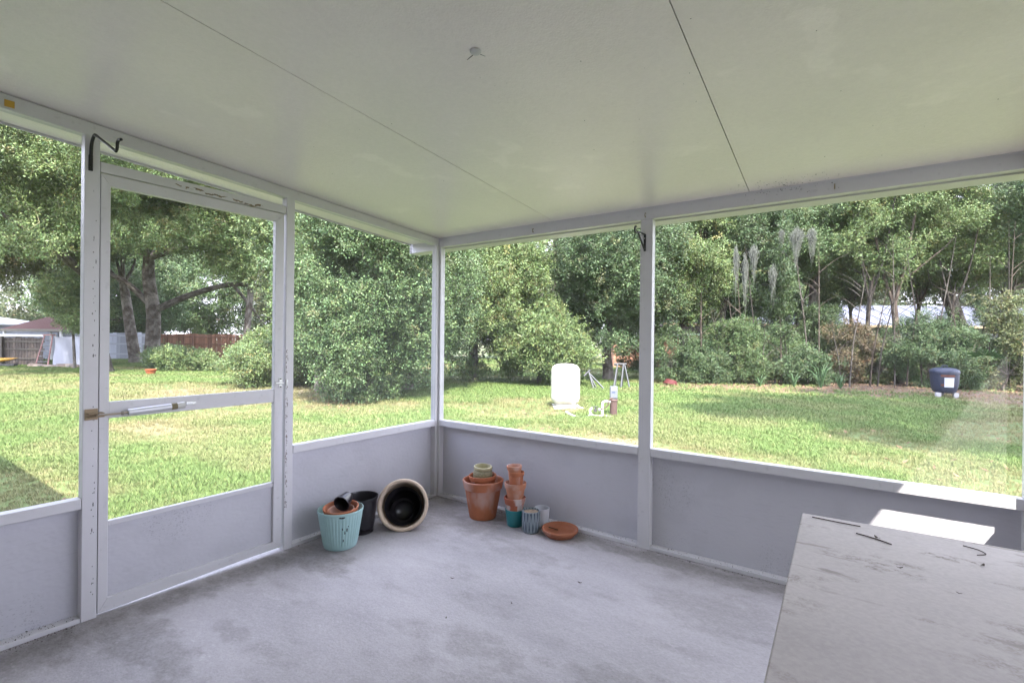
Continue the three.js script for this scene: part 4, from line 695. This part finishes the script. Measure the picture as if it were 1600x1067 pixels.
// spanish moss
{
  const mm = std([0.12, 0.128, 0.11], { roughness: 1 });
  const moss = (x, y, z, n, len, wid, label) => {
    const r = rng(treeSeed += 7), a = [];
    for (let i = 0; i < n * 5; i++) {       // tangled threads: a ragged top, short wisps at the sides, long tails in the middle
      const q = (r() + r() + r()) / 1.5 - 1, sx = q * wid * 0.6, sz = (r() - 0.5) * wid * 0.6, y0 = (r() - 0.3) * len * 0.35 * (1 - Math.abs(q)), l = len * (0.15 + 0.85 * r() * r()) * (1.1 - 0.8 * Math.abs(q)), k = (m) => (r() - 0.5) * m;
      a.push(taper(curve([[sx + k(0.05), y0, sz, 0.0035], [sx * 0.85 + k(0.14), y0 - l * 0.3, sz + k(0.14), 0.0045], [sx * 0.6 + k(0.14), y0 - l * 0.65, sz * 0.6 + k(0.14), 0.0035], [sx * 0.45 + k(0.1), y0 - l, sz * 0.5 + k(0.1), 0.0015]], 7), 3, false));
    }
    const o = obj('spanish_moss', merge(a), mm); o.position.set(x, y, z); tag(o, label, 'moss', 'moss hanging in the trees');
  };
  const l = 'long grey beard of moss hanging from the boughs of the back trees';
  moss(0.1, 4.05, -13.75, 30, 1.2, 0.3, l); moss(-0.12, 3.6, -13.6, 22, 1.9, 0.2, l); moss(-0.35, 3.9, -13.5, 18, 1.9, 0.14, l); moss(0.55, 3.5, -14.4, 16, 1.3, 0.3, l); moss(1.1, 4.75, -15.3, 46, 1.3, 0.5, l); moss(1.5, 4.75, -15.5, 30, 1.1, 0.35, l); moss(0.7, 4.8, -15.0, 14, 0.6, 0.2, l);
}
// palmetto and strappy plants
{
  const fm = new THREE.MeshPhysicalMaterial({ color: lin(0.04, 0.10, 0.03), roughness: 0.6, transmission: 0.2, thickness: 0, side: THREE.DoubleSide });
  const P = thing('palmetto', 'fan leaved palmetto rising over the shrubs near the outer trees', 'plant', [6.25, GY, -18.6]), r = rng(811);
  for (let k = 0; k < 9; k++) {
    const a = k * 2.4, e = 0.5 + 0.7 * r(), L = 1.5 + 0.7 * r(), d = new THREE.Vector3(Math.cos(a) * Math.cos(e), Math.sin(e), Math.sin(a) * Math.cos(e)), tip = d.clone().multiplyScalar(L), side = new THREE.Vector3(-Math.sin(a), 0, Math.cos(a)), A = [taper([[0, 0.2, 0, 0.012], [tip.x * 0.5, tip.y * 0.55 + 0.1, tip.z * 0.5, 0.009], [tip.x, tip.y, tip.z, 0.006]], 5)], p = [];
    for (let i = 0; i < 17; i++) { const t = (i / 16 - 0.5) * 3.6, v = d.clone().multiplyScalar(Math.cos(t)).addScaledVector(side, Math.sin(t)).normalize(), w = side.clone().multiplyScalar(Math.cos(t)).addScaledVector(d, -Math.sin(t)), q = 0.45 + 0.12 * r(), m = tip.clone().addScaledVector(v, q * 0.5), e2 = tip.clone().addScaledVector(v, q); e2.y -= 0.05; p.push(...tip, ...m.clone().addScaledVector(w, 0.022), ...e2, ...tip, ...e2, ...m.clone().addScaledVector(w, -0.022)); }
    const g = new THREE.BufferGeometry(); g.setAttribute('position', new THREE.Float32BufferAttribute(p, 3)); g.computeVertexNormals(); g.setAttribute('uv', new THREE.Float32BufferAttribute(new Float32Array((p.length / 3) * 2), 2));
    obj('frond', merge([A[0], g]), fm, P);
  }
  const sm = std([0.06, 0.12, 0.045], { roughness: 0.6 });
  const strap = (x, z, h, label) => { const o = thing('strappy_plant', label, 'plant', [x, GY, z], 0, 'strappy plants at the edge of the leaf litter'); for (let k = 0; k < 12; k++) { const a = k * 2.4 + r(), l = h * (0.7 + 0.5 * r()), s = 0.3 + 0.5 * r(), g = taper([[0, 0, 0, 0.016], [Math.cos(a) * l * s * 0.4, l * 0.6, Math.sin(a) * l * s * 0.4, 0.014], [Math.cos(a) * l * s, l * 0.85, Math.sin(a) * l * s, 0.002]], 4, false); obj('blade', g, sm, o); } };
  for (const [x, z, h] of [[1.1, -15.0, 0.55], [2.3, -15.5, 0.5], [1.8, -15.4, 0.9], [0.2, -14.5, 0.4]]) strap(x, z, h, 'clump of strap leaved plants at the edge of the leaf litter');
}

// ---------------------------------------------------------------- things in the yard
const YAW = 35.07 * DEG;                    // the well and the fences face the porch
{
  const T = thing('well_tank', 'white domed well pressure tank with blue print on a concrete pad', 'tank', [-2.23, GY, -6.18], YAW);
  const white = std([0.66, 0.63, 0.56], { roughness: 0.4 });
  obj('body', lathe([[0.001, 0.10], [0.2, 0.10], [0.262, 0.125], [0.292, 0.17], [0.3, 0.22], [0.3, 0.5], [0.302, 0.502], [0.302, 0.512], [0.3, 0.514], [0.3, 0.74], [0.292, 0.80], [0.265, 0.855], [0.21, 0.895], [0.12, 0.915], [0.001, 0.921]], 64), white, T);
  obj('skirt', lathe([[0.225, 0.05], [0.225, 0.125], [0.215, 0.125], [0.215, 0.05], [0.225, 0.05]], 48), std([0.42, 0.4, 0.36], { roughness: 0.6 }), T);
  const pad = new RoundedBoxGeometry(0.56, 0.1, 0.5, 2, 0.02); pad.translate(0.02, 0.0, 0); obj('pad', boxUV(pad), std([0.52, 0.50, 0.46], { roughness: 0.9 }), T);
  obj('fitting', merge([taper([[0.1, 0.1, 0.12, 0.02], [0.2, 0.06, 0.26, 0.02], [0.34, 0.02, 0.3, 0.02]], 10)]), std([0.66, 0.64, 0.58], { roughness: 0.6 }), T);
  // print on the side: an arch emblem and a block of type
  const cv = document.createElement('canvas'); cv.width = 256; cv.height = 640; const c = cv.getContext('2d');
  c.fillStyle = '#eae6dc'; c.fillRect(0, 0, 256, 640); c.fillStyle = '#24386a'; c.strokeStyle = '#24386a';
  c.lineWidth = 26; c.beginPath(); c.arc(128, 140, 58, Math.PI, 0); c.stroke(); c.fillRect(58, 150, 140, 14); c.beginPath(); c.arc(128, 140, 24, Math.PI, 0); c.fill();
  c.fillRect(40, 470, 176, 120); c.fillStyle = '#eae6dc'; for (let i = 0; i < 4; i++) c.fillRect(54, 490 + i * 26, 148 - (i % 2) * 40, 8);
  const tx = new THREE.CanvasTexture(cv); tx.colorSpace = THREE.SRGBColorSpace;
  const lab = new THREE.CylinderGeometry(0.3022, 0.3022, 0.54, 16, 1, true, 0.5, 0.62); lab.translate(0, 0.475, 0);
  obj('printed_label', lab, std([1, 1, 1], { map: tx, roughness: 0.4 }), T);

  const W = thing('water_well', 'well casing with grey control box, white pipes and gauge next to the tank', 'well', [-0.91, GY, -5.62], YAW);
  const pvc = std([0.74, 0.72, 0.66], { roughness: 0.4 });
  obj('casing', lathe([[0.001, -0.1], [0.066, -0.1], [0.066, 0.30], [0.078, 0.30], [0.078, 0.335], [0.001, 0.335]], 28), std([0.10, 0.06, 0.052], { roughness: 0.7 }), W);
  obj('well_cap', lathe([[0.001, 0.335], [0.075, 0.335], [0.07, 0.352], [0.001, 0.356]], 28), M.dark, W);
  const bx = new RoundedBoxGeometry(0.13, 0.21, 0.08, 2, 0.008); bx.translate(0.0, 0.46, 0); const box = obj('control_box', boxUV(bx), std([0.17, 0.185, 0.22], { roughness: 0.45, metalness: 0.2 }), W);
  obj('label_plate', span(-0.045, 0.045, 0.50, 0.545, 0.0405, 0.042, 0), std([0.4, 0.32, 0.33], { roughness: 0.6 }), box); obj('label_plate', span(-0.045, 0.02, 0.445, 0.47, 0.0405, 0.042, 0), std([0.05, 0.07, 0.13], { roughness: 0.6 }), box);
  obj('pipe', wire([[-0.06, 0.28, 0.02], [-0.17, 0.285, 0.03], [-0.205, 0.26, 0.03], [-0.21, 0.15, 0.03], [-0.21, 0.03, 0.03]], 0.021, 26, 12), pvc, W);
  obj('pipe', wire([[-0.06, 0.02, 0.1], [-0.2, 0.03, 0.1], [-0.34, 0.03, 0.09], [-0.42, 0.05, 0.06], [-0.44, 0.12, 0.04], [-0.4, 0.17, 0.03]], 0.019, 30, 12), pvc, W);
  obj('pipe', wire([[-0.42, 0.05, 0.1], [-0.56, 0.0, 0.12], [-0.74, 0.02, 0.05], [-0.86, 0.07, -0.1]], 0.02, 20, 12), std([0.5, 0.47, 0.42], { roughness: 0.6 }), W);
  obj('valve', merge([span(-0.37, -0.31, 0.1, 0.15, 0.02, 0.06), taper([[-0.34, 0.15, 0.04, 0.012], [-0.34, 0.19, 0.04, 0.012]], 8), span(-0.39, -0.29, 0.185, 0.2, 0.03, 0.05)]), M.dark, W);
  obj('gauge', taper([[-0.27, 0.14, 0.06, 0.03], [-0.27, 0.14, 0.08, 0.03]], 18), M.steel, W);
  obj('conduit', wire([[-0.02, 0.36, 0.04], [-0.08, 0.34, 0.06], [-0.12, 0.22, 0.06], [-0.2, 0.16, 0.05], [-0.3, 0.15, 0.04]], 0.011, 22, 8), std([0.09, 0.06, 0.045], { roughness: 0.7 }), W);
  const soil = new THREE.CircleGeometry(0.75, 40), sp = soil.attributes.position, rr = rng(5); for (let i = 1; i < sp.count; i++) { const k = 0.75 + 0.35 * rr(); sp.setXY(i, sp.getX(i) * k * 1.15, sp.getY(i) * k * 0.45); }
  soil.rotateX(-Math.PI / 2); soil.translate(-1.25, GY + 0.006, -5.85); soil.rotateY(0);
  struct('bare_soil', soil, std([0.19, 0.13, 0.10], { roughness: 1 }), 'bare pinkish soil round the well head');
}
{
  const gm = std([0.105, 0.11, 0.118], { roughness: 0.7 });
  const S = thing('sawhorse', 'grey weathered sawhorse standing upright under the dark tree', 'sawhorse', [-3.07, GY, -10.98], YAW + 0.1);
  for (const [a, b, z0, z1] of [[-0.06, -0.24, 0.02, 0.22], [-0.05, -0.06, 0, -0.2], [0.12, -0.02, 0.02, 0.22], [0.16, 0.26, 0, 0.2], [0.14, 0.17, 0, -0.25]]) obj('leg', taper([[b, 0, z1, 0.024], [a, 0.72, z0, 0.022]], 4), gm, S);
  obj('top_bar', taper([[-0.16, 0.72, 0, 0.035], [0.22, 0.72, 0, 0.035]], 4), std([0.07, 0.07, 0.07]), S);
  const S2 = thing('sawhorse', 'grey weathered sawhorse collapsed on its side near the tank', 'sawhorse', [-3.55, GY, -10.2], YAW - 0.1);
  for (const [a, b, z] of [[-0.12, 0.02, 0.05], [-0.14, 0.34, 0.0], [-0.13, 0.12, -0.2]]) obj('leg', taper([[b, 0, z + 0.15, 0.024], [a, 0.5, z, 0.022]], 4), gm, S2);
  obj('top_bar', taper([[-0.25, 0.38, 0, 0.03], [-0.08, 0.56, 0, 0.03]], 4), gm, S2);
  obj('stretcher', taper([[0.02, 0.05, 0.18, 0.014], [0.33, 0.03, 0.16, 0.014]], 4), gm, S2);
  const tub = lathe([[0.001, 0], [0.22, 0], [0.26, 0.02], [0.33, 0.22], [0.36, 0.235], [0.355, 0.245], [0.32, 0.235], [0.25, 0.03], [0.001, 0.012]], 36), red = obj('plastic_tub', tub, std([0.085, 0.014, 0.014], { roughness: 0.8 })); red.position.set(-2.2, GY + 0.17, -13.2); red.rotation.set(2.9, 0.2, 0.2); red.scale.setScalar(0.68); tag(red, 'faded red plastic tub tipped over under the hedge', 'tub');
  const B = thing('barrel', 'dark blue lidded barrel with a white notice on a block stand', 'barrel', [4.62, GY, -14.3], YAW - 0.35); B.scale.set(0.9, 1.12, 0.9);
  const bm = std([0.022, 0.028, 0.055], { roughness: 0.5 });
  obj('body', lathe([[0.001, 0.12], [0.20, 0.12], [0.25, 0.135], [0.29, 0.2], [0.325, 0.35], [0.335, 0.5], [0.335, 0.56], [0.345, 0.565], [0.345, 0.6], [0.33, 0.61]], 40), bm, B);
  const lid = obj('lid', lathe([[0.35, 0.595], [0.352, 0.615], [0.33, 0.66], [0.25, 0.695], [0.12, 0.71], [0.001, 0.712]], 40), bm, B);
  obj('handle', wire([[-0.07, 0.70, 0], [-0.06, 0.745, 0], [0.06, 0.745, 0], [0.07, 0.70, 0]], 0.012, 12), bm, lid);
  obj('rust_patch', (() => { const g = new THREE.CylinderGeometry(0.338, 0.318, 0.26, 12, 1, true, -0.6, 1.0); g.translate(0, 0.42, 0); return g; })(), std([0.14, 0.055, 0.035], { roughness: 0.9 }), B);
  obj('notice', (() => { const g = new THREE.CylinderGeometry(0.341, 0.3225, 0.22, 10, 1, true, -0.36, 0.68); g.translate(0, 0.375, 0); return g; })(), std([0.55, 0.56, 0.6], { roughness: 0.7 }), B);
  for (const [x, z] of [[-0.2, 0.14], [0.22, 0.12], [0, -0.2]]) obj('block', span(x - 0.06, x + 0.06, 0, 0.13, z - 0.05, z + 0.05, 0.006), std([0.46, 0.45, 0.46], { roughness: 0.9 }), B);
}
// left side: fences, tarp, ladder, carport
{
  const r = rng(900), plank = (a, w, n) => { const t = []; for (let i = 0; i < n; i++) { const q = 0.6 + 0.8 * r(); t.push(std([a[0] * q, a[1] * q, a[2] * q], { roughness: 0.9 })); } return t; };
  const fence = (name, label, A, B, h, w, mats, railM, extra = {}) => {
    const len = Math.hypot(B[0] - A[0], B[1] - A[1]), ang = Math.atan2(-(B[1] - A[1]), B[0] - A[0]), o = thing(name, label, 'fence', [A[0], GY, A[1]], ang);
    const n = Math.floor(len / (w + 0.012)), vg = [0, 1, 2].map((k) => span(0, w, 0.03, h - 0.05 * k * 0.5, -0.012, 0.012, 0.003));
    for (let i = 0; i < n; i++) { const p = obj('board', vg[(r() * 3) | 0], mats[(r() * mats.length) | 0], o); p.position.set(i * (w + 0.012), (r() - 0.5) * 0.03, (r() - 0.5) * 0.008); p.rotation.z = (r() - 0.5) * 0.012; }
    for (const y of [0.3, h * 0.55, h - 0.25]) obj('rail', span(0, len, y, y + 0.08, 0.014, 0.05), railM, o);
    for (let x = 0.1; x < len; x += 2.3) obj('post', span(x, x + 0.1, 0, h + 0.02, 0.052, 0.15), railM, o);
    if (extra.cap) obj('cap_rail', span(-0.02, len + 0.02, h + 0.03, h + 0.12, -0.04, 0.12), extra.cap, o);
    return o;
  };
  fence('plank_fence', 'dark weathered plank fence with a white top rail', [-31.5, -1.1], [-27.6, -3.35], 1.32, 0.14, plank([0.07, 0.055, 0.047], 0.14, 5), std([0.06, 0.05, 0.04]), { cap: std([0.66, 0.66, 0.68], { roughness: 0.6 }) });
  fence('plank_fence', 'reddish brown plank fence past the live oak', [-35.4, -10.5], [-29.2, -14.9], 1.62, 0.14, plank([0.22, 0.11, 0.07], 0.14, 6), std([0.17, 0.085, 0.055]));
  fence('white_fence', 'white plank fence glimpsed between the oak trunks', [-37.0, -5.6], [-32.3, -9.1], 1.65, 0.2, plank([0.55, 0.58, 0.66], 0.2, 3), std([0.5, 0.52, 0.58]));
  // tarp hung on a line
  const g = new THREE.PlaneGeometry(2.1, 1.34, 48, 24), p = g.attributes.position;
  for (let i = 0; i < p.count; i++) { const x = p.getX(i), y = p.getY(i), d = (0.67 - y); p.setZ(i, 0.10 * d * Math.sin(x * 5.2 + 1.4 * Math.sin(x * 2 + y)) + 0.05 * Math.sin(x * 9 + y * 4) + 0.03 * fbm(x * 3 + 9, y * 3 + 9, 0, 931, 3)); if (y > 0.6) p.setY(i, y - 0.05 * Math.abs(Math.sin(x * 1.8))); }
  g.computeVertexNormals(); g.translate(1.05, 0.72, 0);
  const tp = thing('white_tarp', 'creased white tarp hung between fence and oak', 'tarp', [-27.3, GY, -3.6], Math.atan2(1.75, 2.0));
  obj('sheet', g, std([0.4, 0.41, 0.47], { roughness: 0.75 }), tp);
  for (const x of [0.0, 1.05, 2.1]) obj('pole', taper([[x, 0, -0.08, 0.025], [x, 1.45, -0.08, 0.025]], 8), std([0.3, 0.27, 0.25]), tp);
  const la = thing('step_ladder', 'reddish step ladder leaning by the end of the dark fence', 'ladder', [-26.95, GY, -3.28], YAW + 0.12);
  const lm = std([0.26, 0.13, 0.12], { roughness: 0.6 });
  for (const s of [-1, 1]) obj('rail', taper([[s * 0.25, 0, 0.3, 0.03], [s * 0.16, 1.42, -0.1, 0.026]], 6), lm, la);
  for (let k = 1; k < 6; k++) { const t = k / 6; obj('rung', taper([[-0.25 + 0.09 * t, 1.42 * t, 0.3 - 0.4 * t, 0.02], [0.25 - 0.09 * t, 1.42 * t, 0.3 - 0.4 * t, 0.02]], 6), std([0.16, 0.16, 0.17]), la); }
  obj('top_cap', span(-0.19, 0.19, 1.4, 1.45, -0.2, 0.0), lm, la);
  const ca = thing('carport', 'small open carport with a red hip roof behind the dark fence', 'carport', [-32.6, GY, -4.6], YAW); ca.scale.set(0.72, 0.93, 0.8);
  obj('roof', (() => { const q = new THREE.ConeGeometry(3.0, 0.85, 4, 1); q.rotateY(Math.PI / 4); q.scale(1.0, 1, 0.8); q.translate(0.4, 2.28, 0); return boxUV(q); })(), std([0.19, 0.095, 0.085], { roughness: 0.85 }), ca);
  obj('fascia', merge([span(-1.75, 2.55, 1.72, 1.86, 1.68, 1.74), span(-1.75, 2.55, 1.72, 1.86, -1.74, -1.68), span(-1.75, -1.69, 1.72, 1.86, -1.67, 1.67), span(2.49, 2.55, 1.72, 1.86, -1.67, 1.67)]), std([0.2, 0.18, 0.15]), ca);
  for (const [x, z] of [[-1.6, 1.6], [2.4, 1.6], [-1.6, -1.6], [2.4, -1.6]]) obj('post', span(x - 0.06, x + 0.06, 0, 1.72, z - 0.06, z + 0.06), std([0.6, 0.6, 0.6]), ca);
  const lo = thing('neighbour_house', 'low white house beyond the dark fence', 'house', [-38.5, GY, -1.8], YAW);
  obj('wall', span(-4, 4, 0, 1.9, -2, 2, 0), std([0.58, 0.60, 0.68]), lo); obj('roof', prismX([[-4.3, 1.9], [4.3, 1.9], [4.3, 1.98], [0, 2.5], [-4.3, 1.98]], -2.3, 2.3), std([0.6, 0.62, 0.68]), lo);
  const ky = obj('kayak', (() => { const q = taper(curve([[-1.0, 0.08, 0, 0.01], [-0.6, 0.05, 0, 0.10], [0, 0.02, 0, 0.15], [0.6, 0.05, 0, 0.10], [1.0, 0.1, 0, 0.01]], 16), 12); q.scale(1, 0.7, 1); return q; })(), std([0.3, 0.16, 0.01], { roughness: 0.45 })); ky.position.set(-27.9, GY + 0.28, -1.75); ky.rotation.set(0, 0.7, 0.06); tag(ky, 'yellow kayak hull lying against the dark plank fence', 'kayak');
  const ks = thing('trestle', 'low dark trestle under the yellow kayak', 'trestle', [-27.9, GY, -1.75], 0.7); obj('beam', span(-0.9, 0.9, 0.08, 0.16, -0.1, 0.1), M.dark, ks); for (const x of [-0.7, 0.7]) obj('foot', span(x - 0.06, x + 0.06, 0, 0.08, -0.15, 0.15), M.dark, ks);
  const sm = [std([0.26, 0.2, 0.16], { roughness: 1 }), std([0.33, 0.27, 0.22], { roughness: 1 }), std([0.2, 0.17, 0.15], { roughness: 1 })];
  for (let i = 0; i < 12; i++) { const q = new THREE.IcosahedronGeometry(0.13 + 0.12 * r(), 1), a = q.attributes.position; for (let k = 0; k < a.count; k++) { const f = 0.8 + 0.4 * hash(Math.round(a.getX(k) * 50), Math.round(a.getY(k) * 50), i); a.setXYZ(k, a.getX(k) * f, a.getY(k) * f * 0.6, a.getZ(k) * f); } q.computeVertexNormals(); const o = obj('stone', q, sm[i % 3]); const t = i / 11; o.position.set(-27.0 + 2.4 * t + 0.3 * r(), GY + 0.05, -2.55 - 1.4 * t - 0.3 * r()); tag(o, 'rough brown stone in the row before the tarp and dark fence', 'stone', 'stones edging the lawn'); }
  const op = obj('clay_pot', potShape(0.12, 0.17, 0.22, { rim: 0.06, rimOut: 0.012, wall: 0.015 }), std([0.26, 0.07, 0.025], { roughness: 0.8 })); op.position.set(-18.2, GY, -4.25); tag(op, 'bright orange clay pot on the lawn before the garden bush', 'pot');
}
// right side: the neighbours' houses through the trees
{
  const H = thing('neighbour_house', 'long house with a pale metal roof seen through the trees', 'house', [2.6, GY, -30.2], YAW);
  const metal = std([0.095, 0.10, 0.135], { roughness: 0.5, metalness: 0.1 });
  obj('wall', span(-10, 11, 0, 2.45, -3.4, 0, 0), std([0.10, 0.085, 0.07], { roughness: 0.9 }), H);
  for (let i = 0; i < 24; i++) { const x = -10.8 + i * 0.95, q = new THREE.BufferGeometry(); const a = [x, 2.42, 0.6], b = [x + 0.945, 2.42, 0.6], c = [x + 0.945, 3.75, -3.0], d = [x, 3.75, -3.0]; q.setAttribute('position', new THREE.Float32BufferAttribute([...a, ...b, ...c, ...a, ...c, ...d], 3)); const ribs = taper([[x, 2.43, 0.61, 0.025], [x, 3.76, -3.0, 0.025]], 4, false); obj('roof_sheet', merge([boxUV(q), ribs]), metal, H); }
  obj('roof_back', prismX([[-10.8, 2.3], [12, 2.3], [12, 2.35], [-10.8, 2.35]], -4, 0.4), std([0.2, 0.18, 0.16]), H);
  obj('fascia', span(-10.8, 12, 2.3, 2.42, 0.58, 0.61), std([0.30, 0.22, 0.14]), H);
  for (const x of [-6, -1.5, 3, 7.5]) { const w = obj('window', span(x - 0.6, x + 0.6, 0.95, 2.05, 0.004, 0.03), std([0.5, 0.5, 0.5]), H); obj('pane', span(x - 0.53, x + 0.53, 1.02, 1.98, 0.031, 0.034, 0), std([0.03, 0.04, 0.05], { roughness: 0.08 }), w); }
  const Bk = thing('brick_house', 'orange brick house wall glimpsed low between the trunks', 'house', [-4.2, GY, -24.2], YAW);
  obj('wall', span(-4.5, 4.2, 0, 1.75, -3, 0, 0), std([1, 1, 1], { map: (() => { const t = colorTex(256, 256, (u, v) => { const row = Math.floor(v * 16), e = ((v * 16) % 1), f = ((u * 6 + (row % 2) * 0.5) % 1), j = e < 0.12 || f < 0.05, k = 0.8 + 0.4 * hash(Math.floor(u * 6 + (row % 2) * 0.5), row, 9); return j ? [0.4, 0.36, 0.32] : [0.42 * k, 0.2 * k, 0.12 * k]; }); return t; })(), roughness: 0.9 }), Bk);
  obj('roof', prismX([[-4.9, 1.75], [4.6, 1.75], [4.6, 1.85], [-4.9, 1.85]], -3.4, 0.4), std([0.45, 0.46, 0.5]), Bk);
}
renderer.render(scene, camera);
